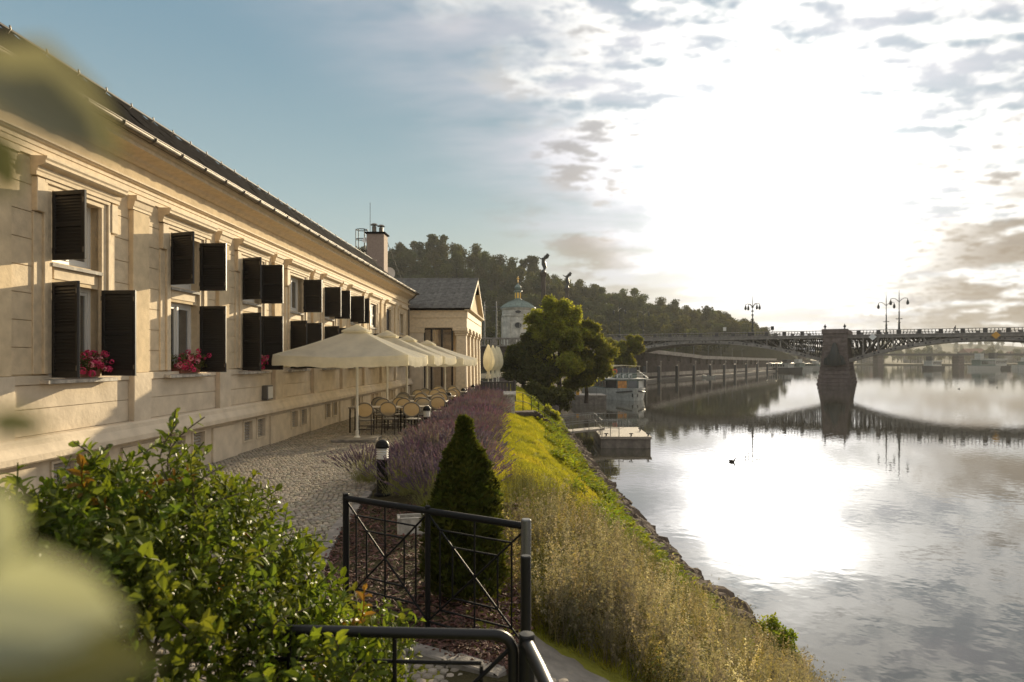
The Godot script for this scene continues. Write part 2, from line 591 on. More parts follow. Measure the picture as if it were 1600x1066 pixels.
func make_house() -> void:
	house = thing("riverside_house", "long cream stucco house with dark louvred shutters beside the terrace", "house", Vector3(-6.75, 0, 0), PI / 2.0 - 0.0281)
	var h := house
	# wall with real openings
	var mb := MB.new()
	var edges := [U0]
	for k in range(-1, NB):
		edges.append(wc(k) - 0.55); edges.append(wc(k) + 0.55)
	edges.append(U1)
	for i in range(0, edges.size(), 2):
		mb.box(Vector3(edges[i], 0, -0.42), Vector3(edges[i + 1], 5.6, 0))
	for k in range(-1, NB):
		var a := wc(k) - 0.55
		var b := wc(k) + 0.55
		for y in [[0.0, 1.84], [3.24, 3.53], [4.51, 5.6]]:
			mb.box(Vector3(a, y[0], -0.42), Vector3(b, y[1], -0.004))
	part("wall", mb, M.plaster, h)
	mb = MB.new()
	mb.box(Vector3(U0, 0, -9.0), Vector3(U1, 5.6, -8.7))
	mb.box(Vector3(U0 - 0.3, 0, -9.0), Vector3(U0, 5.6, -0.01))
	mb.box(Vector3(U1, 0, -9.0), Vector3(U1 + 0.25, 5.6, -0.01))
	part("rear_wall", mb, M.plaster_low, h)
	mb = MB.new()
	mb.box(Vector3(U0, 0.02, -3.2), Vector3(U1, 5.55, -3.0))
	mb.box(Vector3(U0, 3.28, -3.0), Vector3(U1, 3.46, -0.43))
	mb.box(Vector3(U0, 1.3, -3.0), Vector3(U1, 1.4, -0.43))
	for k in range(-1, NB):
		mb.box(Vector3(wc(k) + 1.5, 1.4, -3.0), Vector3(wc(k) + 1.6, 5.5, -0.43))
	part("inner_rooms", mb, M.room_dark, h)
	# entablature
	mb = MB.new()
	mb.slab(PackedVector2Array([Vector2(0, 4.90), Vector2(0.035, 4.90), Vector2(0.035, 4.965), Vector2(0.05, 4.97), Vector2(0.05, 5.04), Vector2(0.065, 5.045), Vector2(0.065, 5.10), Vector2(0.10, 5.115), Vector2(0.11, 5.135), Vector2(0.135, 5.14), Vector2(0.135, 5.165), Vector2(0, 5.175)]), U0, U1)
	part("architrave", mb, M.plaster_trim, h)
	mb = MB.new()
	mb.box(Vector3(U0, 5.176, 0), Vector3(U1, 5.44, 0.045))
	part("frieze", mb, M.plaster, h)
	mb = MB.new()
	mb.slab(PackedVector2Array([Vector2(0, 5.441), Vector2(0.09, 5.441), Vector2(0.12, 5.47), Vector2(0.16, 5.48), Vector2(0.19, 5.52), Vector2(0.25, 5.545), Vector2(0.33, 5.555), Vector2(0.42, 5.575), Vector2(0.42, 5.63), Vector2(0.47, 5.66), Vector2(0.49, 5.70), Vector2(0.0, 5.72)]), U0, U1 + 0.1)
	part("cornice", mb, M.plaster_trim, h)
	# gutter
	mb = MB.new()
	var gp := PackedVector2Array()
	for i in 9:
		var a := PI + PI * i / 8.0
		gp.append(Vector2(0.56 + 0.075 * cos(a), 5.755 + 0.075 * sin(a)))
	for i in 9:
		var a := TAU - PI * i / 8.0
		gp.append(Vector2(0.56 + 0.066 * cos(a), 5.757 + 0.066 * sin(a)))
	mb.slab(gp, U0, U1 + 0.15)
	mb.tube([Vector3(U0, 5.757, 0.637), Vector3(U1 + 0.15, 5.757, 0.637)], 0.011, 6)
	var gutter := part("gutter", mb, M.zinc, h)
	mb = MB.new()
	var ring := []
	for i in 9:
		var a := PI * 0.98 + PI * 1.04 * i / 8.0
		ring.append(Vector3(0, 0.084 * sin(a), 0.084 * cos(a)))
	mb.tube(ring, 0.011, 5)
	var bracket := mb.mesh()
	var u := U0 + 0.4
	while u < U1:
		part("gutter_bracket", bracket, M.zinc, gutter, Transform3D(Basis(), Vector3(u, 5.757, 0.56)))
		u += 0.86
	mb = MB.new()
	mb.tube([Vector3(37.05, 5.7, 0.56), Vector3(37.08, 5.5, 0.35), Vector3(37.12, 5.3, 0.10), Vector3(37.12, 0.0, 0.10)], 0.045, 8)
	part("downpipe", mb, M.zinc, h)
	# roof: steep tiled skirt with its edge, flatter roof behind
	mb = MB.new()
	var rend := 32.2
	for r in 5:
		var z0 := 0.50 - r * 0.25
		var y0 := 5.77 + r * 0.222
		var ua := U0
		var odd := 0.15 if r % 2 else 0.0
		while ua < rend:
			var ub := minf(ua + 0.30 - (odd if ua == U0 else 0.0), rend)
			var j := rr(-0.012, 0.012)
			mb.quad(Vector3(ua + 0.004, y0 + j, z0), Vector3(ub - 0.004, y0 + j, z0), Vector3(ub - 0.004, y0 + 0.25 + j, z0 - 0.275), Vector3(ua + 0.004, y0 + 0.25 + j, z0 - 0.275))
			mb.quad(Vector3(ua + 0.004, y0 - 0.03 + j, z0), Vector3(ub - 0.004, y0 - 0.03 + j, z0), Vector3(ub - 0.004, y0 + j, z0), Vector3(ua + 0.004, y0 + j, z0))
			ua = ub
	var tiles := part("roof_tiles", mb, M.roof_dark, h)
	tiles.set_meta("kind", "stuff")
	mb = MB.new()
	mb.slab(PackedVector2Array([Vector2(0.44, 5.73), Vector2(-0.74, 6.84), Vector2(-0.9, 6.86), Vector2(-4.4, 7.6), Vector2(-9.0, 6.2), Vector2(-9.0, 5.73)]), U0, rend)
	mb.slab(PackedVector2Array([Vector2(0.46, 5.72), Vector2(0.3, 5.86), Vector2(-1.2, 5.98), Vector2(-4.4, 6.4), Vector2(-9.0, 5.9), Vector2(-9.0, 5.72)]), rend, U1 + 0.2)
	part("roof", mb, M.roof_dark, h)
	mb = MB.new()
	mb.tube([Vector3(U0, 6.90, -0.76), Vector3(rend, 6.90, -0.76)], 0.022, 6)
	part("roof_edge_strip", mb, M.rattan, h)
	mb = MB.new()
	mb.tube([Vector3(0, 0, 0), Vector3(0, 0.05, 0.05), Vector3(0, 0.10, 0.04)], 0.014, 5)
	var hook := mb.mesh()
	u = U0 + 0.3
	while u < rend:
		part("snow_hook", hook, M.zinc, h, Transform3D(rb(rr(-0.15, 0.15)), Vector3(u, 6.70, -0.55)))
		u += 0.72
	# chimney, flues, ladder cage, dishes
	mb = MB.new()
	mb.cbox(Vector3(33.6, 5.8, -1.36), Vector3(34.5, 8.36, -0.5), 0.015)
	var chim := part("chimney", mb, M.brick_chimney, h)
	mb = MB.new()
	mb.cbox(Vector3(33.52, 8.362, -1.44), Vector3(34.58, 8.44, -0.42), 0.02)
	part("chimney_slab", mb, M.roof_dark, chim)
	for fl in [Vector3(33.9, 8.44, -1.05), Vector3(34.25, 8.44, -0.78)]:
		mb = MB.new()
		mb.lathe([Vector2(0, 0), Vector2(0.11, 0), Vector2(0.11, 0.32), Vector2(0.05, 0.33), Vector2(0.05, 0.38), Vector2(0.2, 0.385), Vector2(0.12, 0.46), Vector2(0, 0.49)], 12)
		part("flue_cap", mb, M.zinc, chim, Transform3D(Basis(), fl))
	mb = MB.new()
	mb.tube([Vector3(34.1, 8.44, -1.3), Vector3(34.1, 10.0, -1.3)], 0.012, 4)
	part("antenna_rod", mb, M.iron, chim)
	mb = MB.new()
	for a in 5:
		var w := PI * 0.1 + a * TAU / 6.0
		mb.tube([Vector3(36 + 0.3 * cos(w), 6.0, -2.2 + 0.3 * sin(w)), Vector3(36 + 0.3 * cos(w), 9.0, -2.2 + 0.3 * sin(w))], 0.022, 5)
	for y in [7.3, 7.9, 8.5, 9.0]:
		var rg := []
		for i in 13:
			rg.append(Vector3(36 + 0.3 * cos(TAU * i / 12), y, -2.2 + 0.3 * sin(TAU * i / 12)))
		mb.tube(rg, 0.024, 5)
	part("ladder_cage", mb, M.iron, h)
	for dsh in [[Vector3(35.9, 6.65, -0.75), 0.36, 0.9], [Vector3(34.9, 8.25, -1.7), 0.2, 0.4]]:
		mb = MB.new()
		var pr := []
		for i in 7:
			var r: float = dsh[1] * i / 6.0
			pr.append(Vector2(r, r * r * 0.5))
		mb.lathe(pr, 18)
		var dish := part("satellite_dish", mb, M.window_white, h, Transform3D(Basis.from_euler(Vector3(0, 0, dsh[2] + 0.5)), dsh[0]))
		mb = MB.new()
		mb.tube([Vector3(0, 0, 0), Vector3(0, dsh[1] * 0.9, 0)], 0.012, 4)
		mb.tube([Vector3(0, 0, 0), Vector3(0.1, -0.2, 0), Vector3(0.3, -0.65, 0)], 0.02, 4)
		part("dish_arm", mb, M.iron, dish)
	mb = MB.new()
	var wire := []
	for i in 11:
		var t := i / 10.0
		wire.append(Vector3(lerpf(34.4, 40.5, t), lerpf(8.4, 6.6, t) - 0.5 * t * (1 - t), lerpf(-0.6, -0.8, t)))
	mb.tube(wire, 0.014, 4, false)
	part("stay_wire", mb, M.iron, h)
	# pilasters with caps and feet
	for k in range(-1, 8):
		var p := 11.42 + BAY * k
		mb = MB.new()
		mb.cbox(Vector3(p, 1.93, -0.05), Vector3(p + 0.48, 4.66, 0.10), 0.008)
		var pil := part("pilaster", mb, M.plaster, h)
		mb = MB.new()
		mb.slab(PackedVector2Array([Vector2(-0.02, 4.662), Vector2(0.115, 4.662), Vector2(0.115, 4.70), Vector2(0.13, 4.72), Vector2(0.15, 4.80), Vector2(0.18, 4.82), Vector2(0.18, 4.895), Vector2(-0.02, 4.895)]), p - 0.035, p + 0.515)
		part("pilaster_cap", mb, M.plaster_trim, pil)
		mb = MB.new()
		mb.cbox(Vector3(p - 0.02, 1.10, -0.05), Vector3(p + 0.50, 1.927, 0.13), 0.008)
		part("pilaster_foot", mb, M.plaster_low, pil)
	# plaster blocks between pilasters and window surrounds
	var blk := unit_box(0.012)
	for k in range(-1, NB):
		var p0 := 11.42 + BAY * (k - 1) + 0.48
		var p1 := minf(p0 + BAY - 0.48, 36.9)
		var s0 := wc(k) - 0.90
		var s1 := wc(k) + 0.90
		var y := 1.945
		while y < 4.85:
			var y1 := minf(y + 0.365, 4.885)
			if y1 - y > 0.1:
				part("plaster_block", blk, M.plaster_block, h, bt(Vector3(p0 + 0.006, y + 0.006, -0.03), Vector3(s0, y1 - 0.006, 0.022)))
				if p1 - s1 > 0.1:
					part("plaster_block", blk, M.plaster_block, h, bt(Vector3(s1, y + 0.006, -0.03), Vector3(p1 - 0.006, y1 - 0.006, 0.022)))
			y = y1
		for yy in [[1.13, 1.475], [1.485, 1.80], [1.812, 1.93]]:
			part("plaster_block", blk, M.plaster_low, h, bt(Vector3(p0 + 0.025, yy[0], -0.03), Vector3(p1 - 0.025, yy[1], 0.024 if yy[0] < 1.8 else 0.045)))
	# sloping plinth ledge and base
	mb = MB.new()
	mb.slab(PackedVector2Array([Vector2(-0.02, 1.125), Vector2(0.15, 1.115), Vector2(0.185, 1.085), Vector2(0.20, 1.02), Vector2(0.26, 0.93), Vector2(0.275, 0.90), Vector2(0.275, 0.82), Vector2(0.25, 0.795), Vector2(-0.02, 0.795)]), U0, U1)
	part("plinth_ledge", mb, M.plaster_low, h)
	mb = MB.new()
	for k in range(-1, NB):
		var c := wc(k)
		var lo := c - BAY / 2.0
		var hi := minf(c + BAY / 2.0, U1)
		mb.box(Vector3(lo, 0, -0.02), Vector3(hi, 0.255, 0.10))
		mb.box(Vector3(lo, 0.70, -0.02), Vector3(hi, 0.794, 0.10))
		for s in [[lo, c - 0.62], [c - 0.16, c + 0.16], [c + 0.62, hi]]:
			mb.box(Vector3(s[0], 0.2551, -0.02), Vector3(s[1], 0.6999, 0.10))
	part("base_wall", mb, M.plaster_low, h)
	for k in range(-1, NB):
		var c := wc(k)
		var hi := minf(c + BAY - 0.98, U1 - 0.1)
		if hi - c > 1.2:
			part("base_panel", blk, M.plaster_low, h, bt(Vector3(c + 0.95, 0.0, 0.09), Vector3(hi, 0.715, 0.145)))
		for s in [-0.39, 0.39]:
			mb = MB.new()
			for e in [[-0.275, -0.232, 0.22, 0.735], [0.232, 0.275, 0.22, 0.735], [-0.232, 0.232, 0.22, 0.256], [-0.232, 0.232, 0.699, 0.735]]:
				mb.box(Vector3(e[0], e[2], 0.095), Vector3(e[1], e[3], 0.128))
			var vent := part("vent", mb, M.plaster_low, h, Transform3D(Basis(), Vector3(c + s, 0, 0)))
			mb = MB.new()
			mb.box(Vector3(-0.24, 0.25, -0.012), Vector3(0.24, 0.71, -0.008))
			part("vent_back", mb, M.room_dark, vent)
			if k < 6:
				mb = MB.new()
				mb.slab(PackedVector2Array([Vector2(0.050, 0), Vector2(0.060, 0.010), Vector2(0.018, 0.038), Vector2(0.008, 0.028)]), -0.23, 0.23)
				var lv := mb.mesh()
				for i in 7:
					part("louvre", lv, M.stone_sill, vent, Transform3D(Basis(), Vector3(0, 0.265 + i * 0.061, 0)))
	windows()
	portico()

func make_shutter(w: float, hgt: float, slats: bool) -> Node3D:
	# hinge edge at x = 0, leaf runs to x = w, outer face +z
	var s := Node3D.new()
	var mb := MB.new()
	for e in [[0.0, 0.055, 0.0, hgt], [w - 0.055, w, 0.0, hgt], [0.055, w - 0.055, 0.0, 0.08], [0.055, w - 0.055, hgt - 0.06, hgt], [0.055, w - 0.055, hgt * 0.48, hgt * 0.48 + 0.055]]:
		mb.cbox(Vector3(e[0], e[2], -0.019), Vector3(e[1], e[3], 0.019), 0.003)
	part("shutter_frame", mb, M.shutter, s)
	mb = MB.new()
	for y in [0.12, hgt - 0.14]:
		mb.box(Vector3(-0.03, y, -0.026), Vector3(0.10, y + 0.03, -0.0195))
		mb.tube([Vector3(-0.012, y - 0.02, 0), Vector3(-0.012, y + 0.05, 0)], 0.011, 6)
	mb.box(Vector3(w - 0.03, 0.1, 0.0195), Vector3(w - 0.012, 0.17, 0.026))
	mb.box(Vector3(w - 0.03, hgt - 0.17, 0.0195), Vector3(w - 0.012, hgt - 0.10, 0.026))
	part("hinge", mb, M.zinc, s)
	mb = MB.new()
	mb.slab(PackedVector2Array([Vector2(-0.017, 0.058), Vector2(-0.010, 0.062), Vector2(0.018, 0.004), Vector2(0.011, 0.0)]), 0.054, w - 0.054)
	var lone := mb.mesh()
	var all := MB.new()
	for zone in [[0.072, hgt * 0.48], [hgt * 0.48 + 0.05, hgt - 0.058]]:
		var cnt := int(round((zone[1] - zone[0]) / 0.046))
		for i in cnt:
			var y: float = zone[0] + (zone[1] - zone[0] - 0.058) * i / (cnt - 1.0)
			if slats: part("slat", lone, M.shutter, s, Transform3D(Basis(), Vector3(0, y, 0)))
			else: all.add(mb, Transform3D(Basis(), Vector3(0, y, 0)))
	if not slats: part("slats", all, M.shutter, s).set_meta("kind", "stuff")
	return s

func windows() -> void:
	var h := house
	# opening of the leaves in degrees from closed: [upper left, upper right, lower left, lower right]; null is folded shut or missing
	var how := [[104, 88, 104, 88], [101, null, 112, 88], [110, 88, null, 87], [112, 88, 113, 88], [null, 88, 110, 88], [96, 88, 110, 88], [100, 62, 110, 88], [3, 3, 110, 88], [4, 3, 110, 88], [null, null, null, null]]
	for k in range(-1, NB):
		var c := wc(k)
		var near := k <= 2
		# moulded surround common to both openings
		var mb := MB.new()
		for s in [-1, 1]:
			var xs := [c + s * 0.55, c + s * 0.67]
			mb.cbox(Vector3(minf(xs[0], xs[1]), 1.95, -0.12), Vector3(maxf(xs[0], xs[1]), 4.62, 0.055), 0.006)
			xs = [c + s * 0.671, c + s * 0.74]
			mb.cbox(Vector3(minf(xs[0], xs[1]), 1.95, -0.02), Vector3(maxf(xs[0], xs[1]), 4.62, 0.085), 0.008)
			xs = [c + s * 0.741, c + s * 0.90]
			mb.cbox(Vector3(minf(xs[0], xs[1]), 1.95, -0.02), Vector3(maxf(xs[0], xs[1]), 4.15, 0.048), 0.006)
			mb.cbox(Vector3(minf(xs[0], xs[1]), 4.16, -0.02), Vector3(maxf(xs[0], xs[1]), 4.62, 0.10), 0.008)
		mb.cbox(Vector3(c - 0.66, 4.511, -0.12), Vector3(c + 0.66, 4.58, 0.058), 0.005)
		mb.cbox(Vector3(c - 0.73, 4.581, -0.02), Vector3(c + 0.73, 4.639, 0.088), 0.006)
		part("window_surround", mb, M.plaster_trim, h)
		mb = MB.new()
		mb.slab(PackedVector2Array([Vector2(-0.01, 4.64), Vector2(0.11, 4.64), Vector2(0.11, 4.69), Vector2(0.125, 4.71), Vector2(0.135, 4.76), Vector2(0.20, 4.775), Vector2(0.235, 4.80), Vector2(0.235, 4.835), Vector2(0.255, 4.86), Vector2(0.255, 4.89), Vector2(-0.01, 4.899)]), c - 0.93, c + 0.93)
		part("window_hood", mb, M.plaster_trim, h)
		mb = MB.new()
		mb.cbox(Vector3(c - 0.46, 3.29, -0.02), Vector3(c + 0.46, 3.46, 0.012), 0.008)
		part("spandrel_panel", mb, M.plaster_trim, h)
		for lev in 2:
			var y0: float = [3.53, 1.89][lev]
			var y1: float = [4.51, 3.24][lev]
			mb = MB.new()
			for e in [[-0.55, -0.49, y0, y1], [0.49, 0.55, y0, y1], [-0.49, 0.49, y1 - 0.06, y1], [-0.49, 0.49, y0, y0 + 0.07]]:
				mb.cbox(Vector3(e[0], e[2], -0.20), Vector3(e[1], e[3], -0.12), 0.005)
			mb.cbox(Vector3(-0.035, y0 + 0.071, -0.19), Vector3(0.035, y1 - 0.061, -0.11), 0.006)
			var win := part("window", mb, M.window_white, h, Transform3D(Basis(), Vector3(c, 0, 0)))
			for s in [-1, 1]:
				mb = MB.new()
				var x0 := minf(s * 0.036, s * 0.489)
				var x1 := maxf(s * 0.036, s * 0.489)
				for e in [[x0, x0 + 0.045, y0 + 0.072, y1 - 0.062], [x1 - 0.045, x1, y0 + 0.072, y1 - 0.062], [x0 + 0.045, x1 - 0.045, y0 + 0.072, y0 + 0.12], [x0 + 0.045, x1 - 0.045, y1 - 0.11, y1 - 0.062]]:
					mb.box(Vector3(e[0], e[2], -0.175), Vector3(e[1], e[3], -0.135))
				part("sash", mb, M.window_white if k < 6 else M.shutter, win)
				mb = MB.new()
				mb.box(Vector3(x0 + 0.046, y0 + 0.121, -0.158), Vector3(x1 - 0.046, y1 - 0.111, -0.152))
				part("pane", mb, M.glass_pane, win)
				if lev == 1 and k % 2 == 0 or lev == 0 and k % 3 == 1:
					mb = MB.new()
					for i in 7:
						var xa := lerpf(x0, x1, i / 7.0)
						var xb := lerpf(x0, x1, (i + 1) / 7.0)
						mb.quad(Vector3(xa, y0 + 0.05, -0.40 - 0.03 * (i % 2)), Vector3(xb, y0 + 0.05, -0.40 - 0.03 * ((i + 1) % 2)), Vector3(xb, y1, -0.40 - 0.03 * ((i + 1) % 2)), Vector3(xa, y1, -0.40 - 0.03 * (i % 2)))
					part("curtain", mb, M.curtain, win)
			mb = MB.new()
			var out := 0.07 if lev == 0 else 0.17
			var wid := 0.56 if lev == 0 else 0.78
			mb.slab(PackedVector2Array([Vector2(-0.12, y0 - 0.055), Vector2(out, y0 - 0.075), Vector2(out, y0 - 0.025), Vector2(-0.12, y0 - 0.002)]), -wid, wid)
			part("sill", mb, M.stone_sill, win)
			for side in 2:
				var ang = how[k + 1][lev * 2 + side]
				if ang == null: continue
				var sh := make_shutter(0.545, y1 - y0 - 0.02, near)
				sh.name = "shutter"
				var yaw: float = -deg_to_rad(ang) if side == 0 else PI + deg_to_rad(ang)
				sh.transform = Transform3D(Basis(Vector3.UP, yaw), Vector3(c + (-0.548 if side == 0 else 0.548), y0 + 0.008, 0.062 if ang > 20 else -0.06))
				h.add_child(sh, true)
	# meter box on the plinth
	var mb2 := MB.new()
	mb2.cbox(Vector3(17.05, 1.14, 0.02), Vector3(17.42, 1.50, 0.17), 0.01)
	var box := part("meter_box", mb2, M.steel, h)
	mb2 = MB.new()
	mb2.cbox(Vector3(17.08, 1.17, 0.171), Vector3(17.39, 1.47, 0.18), 0.004)
	part("meter_door", mb2, M.window_white, box)

func portico() -> void:
	var h := thing("garden_portico", "cream portico with slate gable roof and square columns at the end of the house", "portico", house.position, house.rotation.y)
	var A := 37.55
	var B := 48.0
	var mb := MB.new()
	mb.box(Vector3(A, 0, 0.0), Vector3(A + 0.3, 3.9, 0.84))
	mb.box(Vector3(A + 0.3, 0, -0.3), Vector3(B, 4.9, -0.02))
	mb.box(Vector3(B - 0.3, 0, -0.019), Vector3(B, 3.9, 2.3))
	part("wall", mb, M.plaster_low, h)
	mb = MB.new()
	mb.cbox(Vector3(A - 0.03, 0.3, 0.14), Vector3(A - 0.001, 3.4, 0.70), 0.012)
	part("wall_panel", mb, M.plaster_low, h)
	mb = MB.new()
	mb.cbox(Vector3(A - 0.06, 3.62, 0.02), Vector3(A - 0.002, 3.88, 0.9), 0.015)
	part("wall_cap", mb, M.plaster_trim, h)
	# entablature on three sides
	mb = MB.new()
	mb.box(Vector3(A, 3.905, -0.02), Vector3(A + 0.6, 4.45, 3.22))
	mb.box(Vector3(A - 0.04, 4.451, -0.02), Vector3(A + 0.6, 4.82, 3.26))
	mb.box(Vector3(A + 0.601, 3.905, 2.66), Vector3(B, 4.45, 3.22))
	mb.box(Vector3(A + 0.601, 4.451, 2.66), Vector3(B, 4.82, 3.26))
	mb.box(Vector3(B + 0.001, 3.905, -0.02), Vector3(B + 0.5, 4.82, 3.22))
	part("entablature", mb, M.plaster_trim, h)
	mb = MB.new()
	mb.slab(PackedVector2Array([Vector2(-0.15, 0), Vector2(0.04, 0), Vector2(0.08, 0.04), Vector2(0.18, 0.06), Vector2(0.20, 0.13), Vector2(-0.15, 0.13)]), A - 0.2, B + 0.2)
	part("cornice", mb, M.plaster_trim, h, Transform3D(Basis(), Vector3(0, 4.821, 3.26)))
	mb = MB.new()
	mb.box(Vector3(A - 0.10, 4.822, -0.02), Vector3(A + 0.4, 4.90, 3.10))
	mb.box(Vector3(A - 0.18, 4.901, -0.02), Vector3(A + 0.4, 4.95, 3.10))
	part("eaves_moulding", mb, M.plaster_trim, h)
	# ceiling
	mb = MB.new()
	mb.box(Vector3(A + 0.3, 4.5, -0.3), Vector3(B, 4.6, 2.66))
	part("ceiling", mb, M.plaster_low, h)
	# roof of slate courses facing the eye, ridge at mid depth
	var mid := (A + B) / 2.0
	var run := mid - (A - 0.30)
	var rise := 7.16 - 4.95
	mb = MB.new()
	mb.slab(PackedVector2Array([Vector2(A - 0.30, 4.952), Vector2(mid, 7.14), Vector2(B + 0.30, 4.952), Vector2(B + 0.1, 4.85), Vector2(mid, 6.9), Vector2(A - 0.1, 4.85)]), -7.0, 3.4, 2)
	part("roof_deck", mb, M.roof_dark, h)
	mb = MB.new()
	var courses := 22
	for r in courses:
		var t0 := float(r) / courses
		var t1 := (r + 1.12) / courses
		var z := -6.9 + (0.17 if r % 2 else 0.0)
		while z < 3.44:
			var z1 := minf(z + 0.34, 3.46)
			var j := rr(0, 0.012)
			var a := Vector3(A - 0.30 + run * t0, 4.985 + rise * t0 + j, z + 0.004)
			var b := Vector3(A - 0.30 + run * t0, 4.985 + rise * t0 + j, z1 - 0.004)
			var e := Vector3(A - 0.30 + run * t1, 4.965 + rise * t1 + j * 0.5, z1 - 0.004)
			var f := Vector3(A - 0.30 + run * t1, 4.965 + rise * t1 + j * 0.5, z + 0.004)
			mb.quad(a, b, e, f)
			mb.quad(a - Vector3(0, 0.04, 0), b - Vector3(0, 0.04, 0), b, a)
			z = z1
	part("slate_courses", mb, M.slate, h).set_meta("kind", "stuff")
	mb = MB.new()
	mb.tube([Vector3(mid, 7.18, -6.9), Vector3(mid, 7.18, 3.46)], 0.07, 8)
	part("ridge_cap", mb, M.slate, h)
	# pediment
	mb = MB.new()
	mb.slab(PackedVector2Array([Vector2(A + 0.1, 4.955), Vector2(B - 0.1, 4.955), Vector2(mid, 6.85)]), 2.9, 3.16, 2)
	part("pediment", mb, M.plaster, h)
	mb = MB.new()
	mb.slab(PackedVector2Array([Vector2(A - 0.28, 4.955), Vector2(A + 0.35, 4.955), Vector2(mid, 6.93), Vector2(mid, 7.12)]), 3.161, 3.44, 2)
	mb.slab(PackedVector2Array([Vector2(B + 0.28, 4.955), Vector2(mid + 0.001, 7.12), Vector2(mid + 0.001, 6.93), Vector2(B - 0.35, 4.955)]), 3.161, 3.44, 2)
	part("raking_cornice", mb, M.plaster_trim, h)
	# columns
	for i in 5:
		var u := A + 0.36 + i * 2.42
		mb = MB.new()
		var pr := PackedVector2Array()
		for s in [[0.31, 0.0], [0.27, 3.5]]:
			pr.append(Vector2(s[0], s[1]))
		for y in 6:
			var r0 := lerpf(0.34, 0.29, y / 6.0)
			var r1 := lerpf(0.34, 0.29, (y + 1) / 6.0)
			for q in 8:
				var a := TAU * (q + 0.5) / 8.0 - PI / 8.0
				var qs := []
				for e in [[r0, y / 6.0 * 3.3 + 0.18, 0], [r0, y / 6.0 * 3.3 + 0.18, 1], [r1, (y + 1) / 6.0 * 3.3 + 0.18, 1], [r1, (y + 1) / 6.0 * 3.3 + 0.18, 0]]:
					var corner := [Vector2(1, -0.8), Vector2(1, 0.8), Vector2(0.8, 1), Vector2(-0.8, 1), Vector2(-1, 0.8), Vector2(-1, -0.8), Vector2(-0.8, -1), Vector2(0.8, -1)]
					var cc: Vector2 = corner[(q + e[2]) % 8] * e[0]
					qs.append(Vector3(cc.x, e[1], -cc.y))
				mb.quad(qs[0], qs[1], qs[2], qs[3])
		var col := part("column", mb, M.plaster_trim, h, Transform3D(Basis(), Vector3(u, 0, 2.88)))
		mb = MB.new()
		mb.cbox(Vector3(-0.34, 3.48, -0.34), Vector3(0.34, 3.60, 0.34), 0.03)
		mb.cbox(Vector3(-0.40, 3.601, -0.40), Vector3(0.40, 3.72, 0.40), 0.04)
		mb.cbox(Vector3(-0.45, 3.721, -0.45), Vector3(0.45, 3.904, 0.38), 0.02)
		part("capital", mb, M.plaster_trim, col)
		mb = MB.new()
		mb.cbox(Vector3(-0.42, 0.0, -0.42), Vector3(0.42, 0.18, 0.42), 0.02)
		part("column_base", mb, M.plaster_low, col)
	# glazed doors between wall and corner column
	mb = MB.new()
	for z in [0.86, 1.25, 1.83, 2.40]:
		mb.cbox(Vector3(A + 0.10, 0.05, z - 0.05), Vector3(A + 0.20, 3.86, z + 0.05), 0.008)
	mb.cbox(Vector3(A + 0.11, 3.80, 0.91), Vector3(A + 0.19, 3.88, 2.35), 0.005)
	mb.cbox(Vector3(A + 0.11, 2.1, 0.91), Vector3(A + 0.19, 2.2, 2.35), 0.005)
	mb.cbox(Vector3(A + 0.11, 0.05, 0.91), Vector3(A + 0.19, 0.2, 2.35), 0.005)
	var fr := part("door_frame", mb, M.shutter, h)
	for z in [[0.91, 1.20], [1.30, 1.78], [1.88, 2.35]]:
		for y in [[0.2, 2.1], [2.2, 3.8]]:
			mb = MB.new()
			mb.box(Vector3(A + 0.145, y[0], z[0]), Vector3(A + 0.155, y[1], z[1]))
			part("pane", mb, M.glass_pane, fr)

# ------------------------------------------------------------------ terrace: paving, parasols, chairs, lamps
var EDGE := [Vector2(0.6, 4.3), Vector2(-0.05, 4.6), Vector2(-1.2, 5.3), Vector2(-1.9, 6.4), Vector2(-2.2, 8.5), Vector2(-2.3, 11), Vector2(-2.35, 20), Vector2(-2.3, 62)]
func edge_x(d: float) -> float:        # right edge of the cobbles
	for i in EDGE.size() - 1:
		if d <= EDGE[i + 1].y:
			return lerpf(EDGE[i].x, EDGE[i + 1].x, clampf((d - EDGE[i].y) / (EDGE[i + 1].y - EDGE[i].y), 0, 1))
	return EDGE[-1].x

